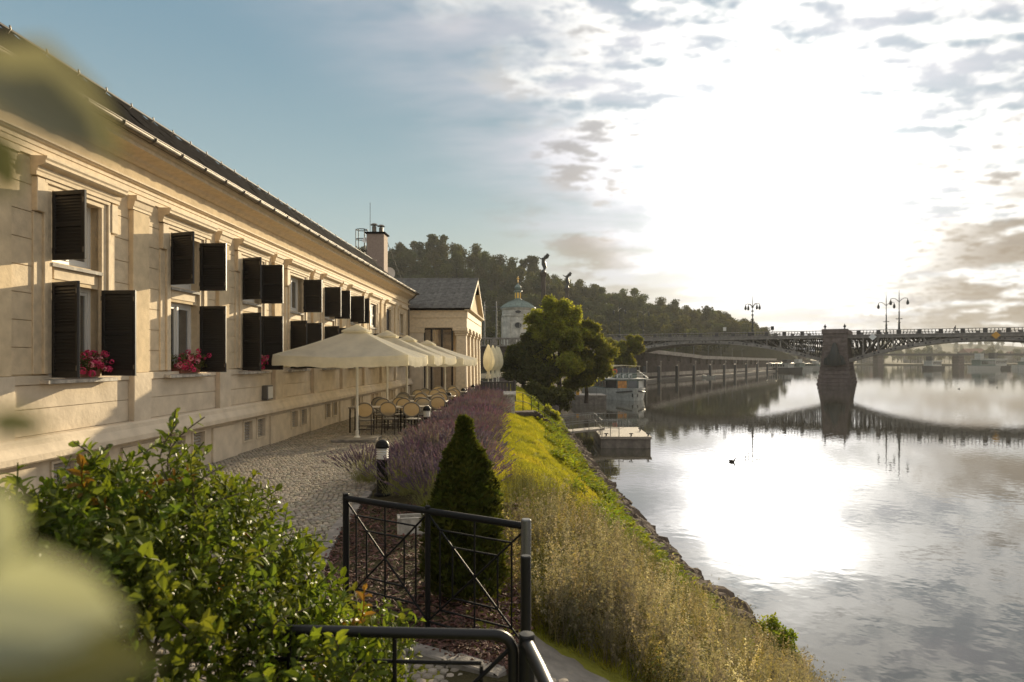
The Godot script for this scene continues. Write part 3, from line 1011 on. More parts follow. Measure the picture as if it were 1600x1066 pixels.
func paving() -> void:
	var variants := []
	for q in 4:
		var mb := MB.new()
		var top := []
		var mid := []
		var bot := []
		for i in 6:
			var a := TAU * (i + 0.5) / 6.0
			var ca := Vector3(cos(a), 0, sin(a))
			var sx := 1.0 / maxf(absf(ca.x), absf(ca.z))
			ca *= lerpf(sx, 1.0, 0.35) * rr(0.9, 1.06)
			top.append(ca * 0.029 + Vector3(0, 0.0, 0)); mid.append(ca * 0.036 + Vector3(0, -0.010, 0)); bot.append(ca * 0.038 + Vector3(0, -0.05, 0))
		for i in 6:
			var j := (i + 1) % 6
			mb.tri(Vector3(0, 0.003, 0), top[j], top[i])
			mb.quad(top[i], top[j], mid[j], mid[i]); mb.quad(mid[i], mid[j], bot[j], bot[i])
		variants.append(mb.mesh())
	var stones := [[], [], [], []]
	var tones := [[], [], [], []]
	var near := []
	var d := 3.4
	var row := 0
	while d < 37.3:
		var wall := -6.75 + d * 0.0281 + 0.1
		var x := -3.6 if d < 8 else wall
		var lim := edge_x(d)
		if d < 5.3: lim = 0.35
		x += 0.039 * (row % 2)
		while x < lim:
			var jd := 0.05 * sin(x * 2.1) + rr(-0.009, 0.009)
			var dd := d + jd
			var inbed := dd > 4.62 and x > edge_x(dd) - 0.04
			if not inbed:
				var t := Transform3D(Basis.from_euler(Vector3(rr(-0.09, 0.09), rr(-0.35, 0.35), rr(-0.09, 0.09))).scaled(Vector3.ONE * rr(0.92, 1.08)), W(x, rr(-0.006, 0.008), dd))
				var g := rr(0.68, 1.15)
				var tone := Color(g * rr(0.95, 1.06), g, g * rr(0.9, 1.02))
				var q := rng.randi() % 4
				if dd < 7.6 and x > -2.6 and near.size() < 290 and dd > 4.35:
					near.append([t, tone, q])
				else:
					stones[q].append(t); tones[q].append(tone)
			x += rr(0.072, 0.084)
		d += 0.076
		row += 1
	var path := Node3D.new()
	path.name = "cobble_path"
	path.set_meta("kind", "structure")
	add_child(path)
	for q in 4:
		many("cobbles", variants[q], M.cobble, stones[q], path, tones[q])
	var shades := []
	for i in 6:
		var m: StandardMaterial3D = M.cobble.duplicate()
		var g := 0.70 + 0.085 * i
		m.vertex_color_use_as_albedo = false
		m.albedo_color = Color(0.58 * g * (1.0 + 0.02 * (i % 3)), 0.51 * g, 0.42 * g).linear_to_srgb()
		shades.append(m)
	for e in near:
		part("cobble", variants[e[2]], shades[clampi(int((e[1].g - 0.68) / 0.08), 0, 5)], path, e[0])
	# kerb stones along the planting bed
	var kerb := Node3D.new()
	kerb.name = "bed_kerb"
	kerb.set_meta("kind", "structure")
	add_child(kerb)
	var s := 0.0
	var pts := []
	for i in range(1, EDGE.size() - 1):
		var a: Vector2 = EDGE[i]
		var b: Vector2 = EDGE[i + 1]
		var n := int(a.distance_to(b) / 0.42)
		if i < 4:
			for j in n: pts.append([a.lerp(b, (j + 0.5) / n), (b - a).angle(), a.distance_to(b) / n])
		elif i == 4:
			for j in n: pts.append([a.lerp(b, (j + 0.5) / n), (b - a).angle(), a.distance_to(b) / n])
	var kb := unit_box(0.07)
	for p in pts:
		part("kerb_stone", kb, M.kerb, kerb, Transform3D(Basis(Vector3.UP, p[1] + rr(-0.05, 0.05)) * Basis.from_scale(Vector3(p[2] * 0.97, 0.16, 0.13 + rr(-0.015, 0.02))), W(p[0].x, rr(-0.045, -0.02), p[0].y)))

func parasol(label: String, at: Vector3, w: float, turn: float, peak: float, rim: float, slab: bool) -> void:
	var t := thing("parasol", label, "parasol", at, turn, "open cream parasols on the terrace")
	var mb := MB.new()
	var half := w / 2.0
	var n := 12
	var m := 10
	for side in 4:
		var rot := Basis(Vector3.UP, side * PI / 2.0)
		var grid := []
		for j in m + 1:
			var f := float(j) / m
			var r := []
			for i in n + 1:
				var s := -1.0 + 2.0 * i / n
				var e := Vector3(s * half, rim, half)
				var p := Vector3(0, peak, 0).lerp(e, f)
				var sag := (1.0 - s * s) * f * (1.0 - 0.25 * f) * 0.09 + sin(PI * f) * 0.035
				p.y -= sag
				p.y += 0.006 * sin(s * 7.0 + f * 5.0 + side) * f
				r.append(rot * p)
			grid.append(r)
		for j in m:
			for i in n:
				if j == 0: mb.tri(grid[0][i], grid[1][i], grid[1][i + 1])
				else: mb.quad(grid[j][i], grid[j + 1][i], grid[j + 1][i + 1], grid[j][i + 1])
	part("canopy", mb, M.canvas, t)
	mb = MB.new()
	for side in 4:
		var rot := Basis(Vector3.UP, side * PI / 2.0)
		var prev := []
		for i in 29:
			var s := -1.0 + 2.0 * i / 28.0
			var yt := rim - (1.0 - s * s) * 0.0675 + 0.006 * sin(s * 7.0 + 5.0 + side)
			var top := rot * Vector3(s * half, yt, half)
			var wav := 0.014 * sin(s * 9.0 + side * 2.0) + 0.010 * sin(s * 23.0 + side)
			var md := rot * Vector3(s * (half + 0.005), yt - 0.13, half + 0.012 + wav * 0.5)
			var bt2 := rot * Vector3(s * (half + 0.01), yt - 0.25 - 0.012 * sin(s * 17.0 + side), half + 0.005 + wav)
			if prev:
				mb.quad(prev[1], md, top, prev[0]); mb.quad(prev[2], bt2, md, prev[1])
			prev = [top, md, bt2]
	part("valance", mb, M.canvas, t)
	mb = MB.new()
	for side in 4:
		var rot := Basis(Vector3.UP, side * PI / 2.0)
		var a := rot * Vector3(-0.33, peak - 0.085, 0.33)
		var b := rot * Vector3(0.33, peak - 0.085, 0.33)
		mb.tri(Vector3(0, peak + 0.10, 0), a, b)
		mb.quad(a - Vector3(0, 0.05, 0), b - Vector3(0, 0.05, 0), b, a)
	part("vent_cap", mb, M.canvas, t)
	mb = MB.new()
	mb.tube([Vector3(0, 0.05, 0), Vector3(0, peak - 0.02, 0)], 0.036, 10)
	part("pole", mb, M.pole_white, t)
	for i in 8:
		var a := TAU * i / 8.0 + PI / 4.0
		var l := half * (1.36 if i % 2 == 0 else 0.96)
		mb = MB.new()
		mb.tube([Vector3(0, peak - 0.12, 0), Vector3(l * sin(a), rim - (0.06 if i % 2 == 0 else 0.10), l * cos(a))], 0.013, 5)
		mb.tube([Vector3(0, rim - 0.15, 0), Vector3(l * 0.5 * sin(a), (peak + rim) * 0.5 - 0.13, l * 0.5 * cos(a))], 0.010, 5)
		part("rib", mb, M.pole_white, t)
	mb = MB.new()
	mb.cbox(Vector3(-0.55, 0.0, -0.55), Vector3(0.55, 0.075, 0.55), 0.012)
	part("base_slab", mb, M.concrete, t)
	mb = MB.new()
	mb.lathe([Vector2(0, 0.076), Vector2(0.09, 0.076), Vector2(0.08, 0.10), Vector2(0.05, 0.12), Vector2(0.05, 0.26), Vector2(0.036, 0.27)], 12)
	part("socket", mb, M.pole_white, t)

func chair_proto() -> Node3D:
	var t := Node3D.new()      # seat faces -z; back at +z
	for s in [-1, 1]:
		var mb := MB.new()
		mb.tube([Vector3(s * 0.20, 0, -0.21), Vector3(s * 0.205, 0.44, -0.20)], 0.016, 6)
		part("leg", mb, M.rattan, t)
		mb = MB.new()
		mb.tube([Vector3(s * 0.19, 0, 0.24), Vector3(s * 0.18, 0.44, 0.20), Vector3(s * 0.175, 0.60, 0.225)], 0.016, 6)
		part("leg", mb, M.rattan, t)
	var mb2 := MB.new()
	for y in [0.16, 0.26]:
		mb2.tube([Vector3(-0.2, y, -0.2), Vector3(0.2, y, -0.2)], 0.009, 5)
		mb2.tube([Vector3(-0.19, y + 0.03, 0.22), Vector3(0.19, y + 0.03, 0.22)], 0.009, 5)
		for s in [-1, 1]: mb2.tube([Vector3(s * 0.2, y + 0.02, -0.2), Vector3(s * 0.19, y + 0.02, 0.22)], 0.009, 5)
	part("stretcher", mb2, M.rattan, t)
	mb2 = MB.new()
	mb2.lathe([Vector2(0, 0.43), Vector2(0.22, 0.43), Vector2(0.24, 0.445), Vector2(0.23, 0.465), Vector2(0, 0.47)], 18)
	part("seat", mb2, M.weave_grey, t)
	mb2 = MB.new()
	var ring := []
	for i in 21:
		var a := TAU * i / 20.0
		ring.append(Vector3(0.235 * cos(a), 0.735 + 0.205 * sin(a), 0.245 + 0.035 * sin(a)))
	mb2.tube(ring, 0.021, 7, false)
	part("back_frame", mb2, M.weave_grey, t)
	mb2 = MB.new()
	for i in 20:
		var a := TAU * i / 20.0
		var b := TAU * (i + 1) / 20.0
		var p := Vector3(0.225 * cos(a), 0.735 + 0.195 * sin(a), 0.245 + 0.033 * sin(a))
		var q := Vector3(0.225 * cos(b), 0.735 + 0.195 * sin(b), 0.245 + 0.033 * sin(b))
		mb2.tri(Vector3(0, 0.745, 0.27), p, q)
		mb2.tri(Vector3(0, 0.745, 0.225), q, p)
	part("back_pad", mb2, M.cushion, t)
	return t

func furniture() -> void:
	M.cushion.backlight_enabled = true
	M.cushion.backlight = Color(0.8, 0.7, 0.5).linear_to_srgb()
	var say := ["frontmost cream parasol with its pole on a square concrete slab", "second cream parasol from the eye, behind the frontmost one", "third cream parasol in the terrace row", "last cream parasol in view, reaching in front of the portico columns", "low cream parasol half hidden under the one before the portico doors"]
	parasol(say[0], W(-4.13, 0, 18.2), 3.3, -0.02, 3.0, 2.27, true)
	parasol(say[1], W(-4.02, 0, 22.0), 3.3, 0.03, 3.0, 2.27, true)
	parasol(say[2], W(-3.95, 0, 25.7), 3.3, -0.04, 2.97, 2.26, true)
	parasol(say[3], W(-3.75, 0, 30.2), 3.9, -0.10, 2.92, 2.20, true)
	parasol(say[4], W(-3.35, 0, 34.2), 2.9, 0.0, 2.55, 2.12, true)
	# closed parasols beyond the portico
	var cp := ["nearest", "second", "third", "farthest"]
	for i in 4:
		var t := thing("closed_parasol", "%s of the four tied white parasols beyond the portico columns" % cp[i], "parasol", W([-1.75, -1.5, -1.25, -1.15][i], 0, [50.5, 53.5, 56.0, 59.0][i]), 0.0, "closed parasols beyond the portico")
		var mb := MB.new()
		mb.tube([Vector3.ZERO, Vector3(0, 3.0, 0)], 0.035, 8)
		part("pole", mb, M.pole_white, t)
		mb = MB.new()
		var rg := []
		for j in 15:
			var f := j / 14.0
			var y := lerpf(0.75, 3.25, f)
			var r := (0.05 + 0.36 * sin(PI * pow((f - 0.2) / 0.8, 0.75))) if f > 0.2 else lerpf(0.22, 0.07, f / 0.2)
			var ring := []
			for q in 20:
				var a := TAU * q / 20.0
				var rr2 := r * (1.0 + 0.14 * sin(a * 5.0 + f * 3.0 + i))
				ring.append(Vector3(rr2 * cos(a), y, rr2 * sin(a)))
			rg.append(ring)
		for j in 14:
			for q in 20:
				mb.quad(rg[j][q], rg[j + 1][q], rg[j + 1][(q + 1) % 20], rg[j][(q + 1) % 20])
		part("folded_canopy", mb, M.canvas, t)
		mb = MB.new()
		mb.cbox(Vector3(-0.4, 0, -0.4), Vector3(0.4, 0.08, 0.4), 0.01)
		part("base_slab", mb, M.concrete, t)
	# tables
	var tp := [[-3.85, 20.35, 1.9, "long dark café table nearest the front parasol pole"], [-2.95, 20.6, 0.8, "small dark café table beside the lavender under the front parasols"], [-3.3, 23.2, 2.2, "dark café table in the second row of chairs"], [-3.2, 26.4, 2.0, "dark café table in the third row of chairs"], [-3.0, 30.0, 2.0, "dark café table farthest along the terrace"]]
	for e in tp:
		var t := thing("cafe_table", e[3], "table", W(e[0], 0, e[1]), 0.0, "dark tables under the parasols")
		var mb := MB.new()
		mb.cbox(Vector3(-e[2] / 2, 0.715, -0.38), Vector3(e[2] / 2, 0.75, 0.38), 0.006)
		part("table_top", mb, M.table_top, t)
		for sx in [-1, 1]:
			for sz in [-1, 1]:
				mb = MB.new()
				mb.cbox(Vector3(sx * (e[2] / 2 - 0.05) - 0.02, 0, sz * 0.33 - 0.02), Vector3(sx * (e[2] / 2 - 0.05) + 0.02, 0.714, sz * 0.33 + 0.02), 0.003)
				part("leg", mb, M.iron, t)
	var proto := chair_proto()
	var spots := [[-4.14, 19.3, 0.1], [-3.52, 19.7, -0.05], [-2.86, 19.6, 0.05], [-4.0, 20.95, 3.2], [-3.42, 21.1, 3.0], [-2.78, 21.2, 3.2], [-4.3, 22.2, 0.1], [-3.62, 22.3, 0.0], [-2.95, 22.1, 0.1], [-2.42, 22.4, 0.05], [-3.9, 24.0, 3.1], [-3.3, 24.1, 3.0], [-2.62, 23.8, 3.2], [-4.0, 25.4, 0.0], [-3.35, 25.3, 0.1], [-2.62, 25.5, 0.0], [-3.8, 27.2, 3.1], [-3.1, 27.3, 3.2], [-2.45, 27.0, 3.0], [-3.7, 29.0, 0.1], [-3.0, 29.0, 0.0], [-2.4, 28.6, 0.1], [-3.4, 30.9, 3.1], [-2.7, 31.0, 3.2]]
	var rows := [[3, "in the front row, backs to the eye"], [3, "behind the nearest table, facing the eye"], [4, "in the third row from the front"], [3, "in the fourth row from the front"], [3, "in the fifth row from the front"], [3, "in the sixth row from the front"], [3, "in the seventh row from the front"], [2, "in the last row of the terrace"]]
	var spot := 0
	for row in rows:
		for j in row[0]:
			var s: Array = spots[spot]
			var c := proto.duplicate()
			c.name = numbered("bistro_chair")
			add_child(c)
			c.transform = Transform3D(Basis(Vector3.UP, s[2]), W(s[0], 0, s[1]))
			var where: String = ["leftmost", "second from left", "third from left", "fourth from left"][j] if j < row[0] - 1 else "rightmost"
			c.set_meta("label", "round-backed rattan bistro chair, %s %s" % [where, row[1]])
			c.set_meta("category", "chair"); c.set_meta("group", "bistro chairs under the parasols")
			spot += 1
	# lamp bollards
	var bl := [[-2.05, 10.8, "nearest dark bollard lamp standing in the lavender"], [-2.33, 18.7, "second bollard lamp, beside the front row of chairs"], [-2.45, 26.4, "third bollard lamp along the lavender"], [-2.17, 30.4, "fourth bollard lamp, near the portico"], [-1.97, 34.5, "farthest bollard lamp in front of the columns"]]
	for e in bl:
		var t := thing("bollard_lamp", e[2], "lamp", W(e[0], 0, e[1]), 0.0, "bollard lamps along the terrace")
		var mb := MB.new()
		mb.lathe([Vector2(0, 0), Vector2(0.13, 0), Vector2(0.13, 0.03), Vector2(0.092, 0.05), Vector2(0.088, 0.56), Vector2(0.095, 0.575), Vector2(0.0, 0.577)], 20)
		part("post", mb, M.iron, t)
		mb = MB.new()
		mb.lathe([Vector2(0.075, 0.577), Vector2(0.075, 0.755)], 20)
		var g := part("lamp_glass", mb, M.glass_lamp, t)
		for i in 5:
			mb = MB.new()
			mb.lathe([Vector2(0.076, 0.0), Vector2(0.098, -0.012), Vector2(0.098, -0.006), Vector2(0.076, 0.008)], 20)
			part("louvre_ring", mb, M.window_white, g, Transform3D(Basis(), Vector3(0, 0.605 + i * 0.034, 0)))
		mb = MB.new()
		mb.lathe([Vector2(0, 0.755), Vector2(0.108, 0.755), Vector2(0.11, 0.785), Vector2(0.10, 0.825), Vector2(0.075, 0.862), Vector2(0.035, 0.882), Vector2(0, 0.887)], 20)
		part("dome_cap", mb, M.iron, t)

# ------------------------------------------------------------------ iron railings
func bar(a: Vector3, b: Vector3, r: float, called: String, parent: Node3D, sides := 6) -> void:
	var mb := MB.new()
	mb.tube([a, b], r, sides)
	part(called, mb, M.iron, parent)

func lattice(t: Node3D, a: Vector3, b: Vector3, y0: float, y1: float, r: float) -> void:
	# nested rectangles cut by two diagonals and a middle upright, between posts a and b
	var at := func(u: float, v: float) -> Vector3: return a.lerp(b, u) + Vector3(0, lerpf(y0, y1, v), 0)
	bar(at.call(0.0, 0.0), at.call(1.0, 0.0), r * 1.1, "bottom_bar", t)
	bar(at.call(0.0, 1.0), at.call(1.0, 0.0), r, "diagonal_bar", t)
	bar(at.call(0.0, 0.0), at.call(1.0, 1.0), r, "diagonal_bar", t)
	bar(at.call(0.5, 0.0), at.call(0.5, 1.0), r, "upright_bar", t)
	for q in [0.135, 0.27]:
		bar(at.call(q, q), at.call(1 - q, q), r * 0.9, "cross_bar", t)
		bar(at.call(q, 1 - q), at.call(1 - q, 1 - q), r * 0.9, "cross_bar", t)
		bar(at.call(q, q), at.call(q, 1 - q), r * 0.9, "upright_bar", t)
		bar(at.call(1 - q, q), at.call(1 - q, 1 - q), r * 0.9, "upright_bar", t)

func railings() -> void:
	var L := W(-1.42, 0, 5.84)
	var R := W(0.10, 0, 4.85)
	var mid := (L + R) / 2.0
	var t := thing("iron_railing", "black iron railing with crossed lattice panels in front of the conifer", "railing")
	for p in [[L, 0.028], [mid, 0.022]]:
		var mb := MB.new()
		mb.lathe([Vector2(0, -0.1), Vector2(p[1], -0.1), Vector2(p[1], 1.0), Vector2(p[1] * 0.8, 1.006), Vector2(0, 1.006)], 14, p[0])
		part("post", mb, M.iron, t)
	var mb := MB.new()
	mb.lathe([Vector2(0, -0.3), Vector2(0.036, -0.3), Vector2(0.036, 1.01), Vector2(0.03, 1.018), Vector2(0, 1.018)], 16, R)
	part("post", mb, M.steel, t)
	mb = MB.new()
	mb.tube([L + Vector3(0, 0.965, 0), R + Vector3(0, 0.965, 0)], 0.026, 10)
	part("handrail", mb, M.iron, t)
	lattice(t, L, mid, 0.10, 0.945, 0.0085)
	lattice(t, mid, R, 0.10, 0.945, 0.0085)
	var M2 := W(0.08, 0, 3.98)
	mb = MB.new()
	mb.lathe([Vector2(0, -0.5), Vector2(0.031, -0.5), Vector2(0.031, 1.0), Vector2(0.026, 1.008), Vector2(0, 1.008)], 16, M2)
	solo("gate_post", mb, M.iron_worn, "single round black post between the two railings", "post")
	# the nearer railing with rounded corner
	t = thing("entry_railing", "nearest black tube railing with a rounded corner at the bottom of the view", "railing")
	var N := W(0.062, 0, 2.88)
	mb = MB.new()
	mb.lathe([Vector2(0, -0.6), Vector2(0.034, -0.6), Vector2(0.034, 0.985), Vector2(0.031, 0.994), Vector2(0, 0.996)], 20, N)
	part("post", mb, M.iron_worn, t)
	mb = MB.new()
	var pts := [W(-1.7, 0.985, 2.98), W(-0.07, 0.985, 2.89)]
	for i in 6:
		var a := PI / 2.0 * (i + 1) / 6.0
		pts.append(W(-0.07 + 0.075 * sin(a), 0.91 + 0.075 * cos(a), 2.89))
	pts.append(W(0.005, -0.5, 2.89))
	mb.tube(pts, 0.023, 12)
	part("frame_tube", mb, M.iron_worn, t)
	for e in [[-0.50, 0.97], [-0.95, 0.97]]:
		bar(W(e[0], -0.3, 2.91), W(e[0], e[1], 2.91), 0.010, "upright_bar", t)
	bar(W(-1.6, 0.86, 2.97), W(-0.13, 0.86, 2.90), 0.009, "cross_bar", t)
	bar(W(-0.005, 0.93, 2.89), W(-0.95, 0.0, 2.93), 0.010, "diagonal_bar", t)
	bar(W(-0.13, 0.85, 2.90), W(-0.13, -0.3, 2.90), 0.009, "upright_bar", t)
	mb = MB.new()
	mb.tube([W(0.066, 0.955, 2.86), W(0.105, 0.965, 2.62), W(0.155, 0.97, 2.3), W(0.30, 0.97, 1.3), W(0.5, 0.97, 0.0)], 0.027, 12)
	part("handrail", mb, M.iron_worn, t)

# ------------------------------------------------------------------ plants
func leaf_into(mb: MB, base: Vector3, dirn: Vector3, up: Vector3, l: float, w: float, droop := 0.15, fold := 0.25) -> void:
	var d := dirn.normalized()
	var s := d.cross(up).normalized()
	var u := s.cross(d).normalized()
	var p0 := base
	var m1 := base + d * l * 0.35
	var m2 := base + d * l * 0.72 - u * droop * l * 0.35
	var tip := base + d * l - u * droop * l
	var l1 := m1 + s * w * 0.5 + u * w * fold
	var r1 := m1 - s * w * 0.5 + u * w * fold
	var l2 := m2 + s * w * 0.40 + u * w * fold * 0.8
	var r2 := m2 - s * w * 0.40 + u * w * fold * 0.8
	mb.tri(p0, m1, l1); mb.tri(p0, r1, m1)
	mb.quad(m1, m2, l2, l1); mb.quad(r1, r2, m2, m1)
	mb.tri(m2, tip, l2); mb.tri(r2, tip, m2)

func blade(mb: MB, a: Vector3, b: Vector3, w: float, side: Vector3) -> void:
	mb.tri(a - side * w, a + side * w, b)

func rdir() -> Vector3:
	var z := rr(-1, 1)
	var a := rr(0, TAU)
	return Vector3(sqrt(1 - z * z) * cos(a), z, sqrt(1 - z * z) * sin(a))

func clump(count: int, rad: float, size: float, seed_: int) -> ArrayMesh:      # a spray of leaves, for tree crowns
	var keep := rng.state
	rng.seed = seed_
	var mb := MB.new()
	for i in count:
		var p := rdir() * rad * rr(0.3, 1.0)
		var d := (rdir() + p.normalized() * 0.6).normalized()
		var s := d.cross(rdir()).normalized()
		var l := size * rr(0.7, 1.3)
		mb.quad(p, p + d * l * 0.5 + s * l * 0.32, p + d * l, p + d * l * 0.5 - s * l * 0.32)
	rng.state = keep
	return mb.mesh()

func crown(parent: Node3D, lobes: Array, per: float, meshes: Array, material: Material, lo := 0.6, hi := 1.3) -> void:
	# lobes: [centre, radius, squash]; each breaks into smaller tufts of leaves with gaps between
	var xs := []
	var cs := []
	for m in meshes:
		xs.append([]); cs.append([])
	for L in lobes:
		var subs := 11
		for k in subs:
			var o := rdir()
			var c: Vector3 = L[0] + Vector3(o.x, o.y * L[2], o.z) * L[1] * rr(0.55, 1.12)
			var r: float = L[1] * rr(0.20, 0.40)
			var tone := rr(0.8, 1.2)
			for i in int(per * L[1] * L[1] / subs):
				var d := rdir()
				var p: Vector3 = c + Vector3(d.x, d.y * 0.75, d.z) * r * pow(rng.randf(), 0.4) * 1.25
				var q := rng.randi() % meshes.size()
				xs[q].append(Transform3D(rb(rr(0, TAU), rr(-1, 1), rr(-1, 1), rr(0.75, 1.25)), p))
				var g := rr(lo, hi) * tone
				cs[q].append(Color(g * rr(0.9, 1.15), g, g * rr(0.7, 1.1)))
	for q in meshes.size():
		many("crown", meshes[q], material, xs[q], parent, cs[q])

func limbs(parent: Node3D, base_r: float, lobes: Array, fork: Vector3) -> void:
	var mb := MB.new()
	mb.tube([Vector3(0, -0.3, 0), fork * 0.35 + Vector3(0.05, 0, 0.03), fork * 0.7, fork], [base_r * 1.25, base_r, base_r * 0.85, base_r * 0.75], 9)
	for L in lobes:
		var e: Vector3 = L[0]
		var mid: Vector3 = fork.lerp(e, 0.5) + Vector3(rr(-0.2, 0.2), 0.1, rr(-0.2, 0.2)) * L[1]
		mb.tube([fork * 0.95, mid, e], [base_r * 0.5, base_r * 0.32, base_r * 0.1], 6)
		for i in 3:
			var tip: Vector3 = e + rdir() * L[1] * 0.8
			mb.tube([mid.lerp(e, 0.5), tip], [base_r * 0.16, base_r * 0.05], 5)
	part("trunk", mb, M.trunk, parent)

# ---- foreground shrub
var SHRUB := [Vector2(-3.4, 1.25), Vector2(-2.6, 1.45), Vector2(-2.19, 1.58), Vector2(-1.94, 1.68), Vector2(-1.69, 1.70), Vector2(-1.5, 1.66), Vector2(-1.4, 1.60), Vector2(-1.265, 1.46), Vector2(-1.125, 1.22), Vector2(-1.0, 1.08), Vector2(-0.78, 0.98), Vector2(-0.62, 0.84), Vector2(-0.56, 0.6)]
func shrub_h(x: float) -> float:
	for i in SHRUB.size() - 1:
		if x <= SHRUB[i + 1].x:
			return lerpf(SHRUB[i].y, SHRUB[i + 1].y, clampf((x - SHRUB[i].x) / (SHRUB[i + 1].x - SHRUB[i].x), 0, 1))
	return 0.5

func sprig_pts(len_: float, bend: float) -> Array:
	var pts := []
	for i in 6:
		var f := i / 5.0
		pts.append(Vector3(bend * f * f * 0.35, len_ * f * (1.0 - 0.12 * f), 0.05 * sin(f * 4.0)))
	return pts

func sprig_leaves(pts: Array, count: int, l: float) -> Array:
	var out := []
	for i in count:
		var f := 0.12 + 0.88 * i / (count - 1.0)
		var k := f * 5.0
		var a: Vector3 = pts[mini(int(k), 4)]
		var b: Vector3 = pts[mini(int(k) + 1, 5)]
		var p := a.lerp(b, k - int(k))
		var ax := (b - a).normalized()
		var w := (i % 2) * PI + rr(-0.5, 0.5) + i * 0.35
		var side := ax.cross(Vector3(cos(w), 0.1, sin(w))).normalized()
		var d := (side * 0.9 + ax * 0.55).normalized()
		if i == count - 1: d = ax
		out.append([p, d, ax, l * rr(0.7, 1.15) * (0.75 if f > 0.9 else 1.0)])
	return out

func shrub() -> void:
	var t := thing("leafy_shrub", "big glossy green leafy shrub filling the lower left foreground", "shrub")
	var variants := []
	for q in 5:
		var mb := MB.new()
		var pts := sprig_pts(rr(0.22, 0.32), rr(-0.4, 0.4))
		mb.tube(pts, 0.0028, 4, false)
		for e in sprig_leaves(pts, 13, 0.058):
			leaf_into(mb, e[0], e[1], e[2], e[3], e[3] * 0.52, rr(0.05, 0.3), rr(0.12, 0.3))
		variants.append(mb.mesh())
	var xs := [[], [], [], [], []]
	var cs := [[], [], [], [], []]
	for i in 2300:
		var x := rr(-3.2, -0.60)
		var d := rr(2.25, 3.85)
		var H := shrub_h(x) - 0.45 * pow((d - 3.0) / 0.8, 2.0) * (0.6 if d > 3 else 0.9)
		var deep := pow(rng.randf(), 1.6)
		var y := H - 0.16 - deep * 0.75
		if y < 0.05: continue
		var out := Vector3(0.35 + rr(-0.7, 0.7), 0.75, (3.0 - d) * 0.9 + rr(-0.6, 0.6)).normalized()
		if deep > 0.5: out = (out + rdir() * 0.8).normalized()
		var bz := out.cross(Vector3.RIGHT).normalized()
		var b := Basis(out.cross(bz).normalized(), out, bz).rotated(out, rr(0, TAU)).scaled(Vector3.ONE * rr(0.8, 1.15))
		var q := rng.randi() % 5
		xs[q].append(Transform3D(b, W(x, y, d)))
		var g := rr(0.7, 1.35)
		cs[q].append(Color(g * (2.6 if rng.randf() < 0.012 else rr(0.9, 1.2)), g * rr(0.95, 1.1), g * rr(0.6, 1.2)))
	for q in 5:
		many("foliage", variants[q], M.leaf, xs[q], t, cs[q])
	# outer twigs whose leaves are seen singly
	var lm := []
	for q in 3:
		var mb := MB.new()
		leaf_into(mb, Vector3.ZERO, Vector3(0, 0, -1), Vector3.UP, 1.0, 0.52, [0.1, 0.22, 0.3][q], [0.2, 0.14, 0.28][q])
		lm.append(mb.mesh())
	var tone := []
	for q in 3:
		var m: StandardMaterial3D = M.leaf.duplicate()
		m.vertex_color_use_as_albedo = false
		m.albedo_texture = T.mottle
		m.uv1_triplanar = true
		m.albedo_color = Color(0.115 * [0.85, 1.3, 1.9][q], 0.150 * [0.9, 1.3, 1.75][q], 0.024).linear_to_srgb()
		tone.append(m)
	var tw := [[-1.50, 1.62, 3.0, 0.36, 0.15], [-1.51, 1.66, 3.0, 0.3, 0.25], [-1.49, 1.60, 2.98, 0.32, 0.05], [-2.05, 1.5, 3.0, 0.24, -0.5], [-2.2, 1.4, 3.0, 0.3, -0.7], [-1.75, 1.6, 2.9, 0.2, -0.1], [-1.30, 1.42, 2.9, 0.25, 0.5], [-1.15, 1.18, 2.85, 0.24, 0.6], [-0.98, 1.0, 2.8, 0.22, 0.6], [-0.80, 0.9, 2.8, 0.20, 0.5], [-0.66, 0.82, 2.75, 0.22, 0.7], [-0.72, 0.70, 2.6, 0.26, 0.8], [-1.0, 0.85, 2.5, 0.24, 0.4], [-1.2, 1.0, 2.5, 0.25, 0.1], [-1.45, 1.15, 2.45, 0.25, -0.2], [-0.62, 0.62, 2.7, 0.2, 0.9], [-1.62, 1.68, 3.05, 0.18, 0.3], [-1.88, 1.62, 3.0, 0.2, 0.0], [-1.38, 1.5, 3.0, 0.2, 0.4], [-0.9, 0.75, 2.5, 0.24, 0.6]]
	for e in tw:
		var pts := sprig_pts(e[3], rr(-0.3, 0.3))
		var mb := MB.new()
		mb.tube(pts, 0.003, 5)
		var twig := part("twig", mb, M.twig, t, Transform3D(Basis(Vector3(0, 0, 1), -e[4]) * Basis(Vector3.UP, rr(0, TAU)), W(e[0], e[1], e[2])))
		for f in sprig_leaves(pts, 14, 0.06):
			var dz: Vector3 = -f[1]
			var xx: Vector3 = f[2].cross(dz).normalized()
			part("leaf", lm[rng.randi() % 3], tone[mini(2, int(rng.randf() * 3.2))], twig, Transform3D(Basis(xx, dz.cross(xx), dz).scaled(Vector3.ONE * f[3]), f[0]))
	var mb := MB.new()
	for i in 26:
		var a := W(rr(-2.4, -1.6), 0.0, rr(2.8, 3.3))
		var x := rr(-2.6, -0.7)
		var e := W(x, shrub_h(x) - rr(0.12, 0.4), rr(2.45, 3.4))
		var m := a.lerp(e, 0.55) + Vector3(rr(-0.1, 0.1), rr(0.15, 0.4), rr(-0.1, 0.1))
		mb.tube([a, a.lerp(m, 0.6) + Vector3(0, 0.08, 0), m, m.lerp(e, 0.5) + Vector3(0, 0.05, 0), e], [0.013, 0.011, 0.009, 0.006, 0.003], 5)
	part("branches", mb, M.twig, t).set_meta("kind", "stuff")
	# a twig close to the lens, far out of focus
	t = thing("near_twig", "blurred out-of-focus leafy twig very close at the left edge", "twig")
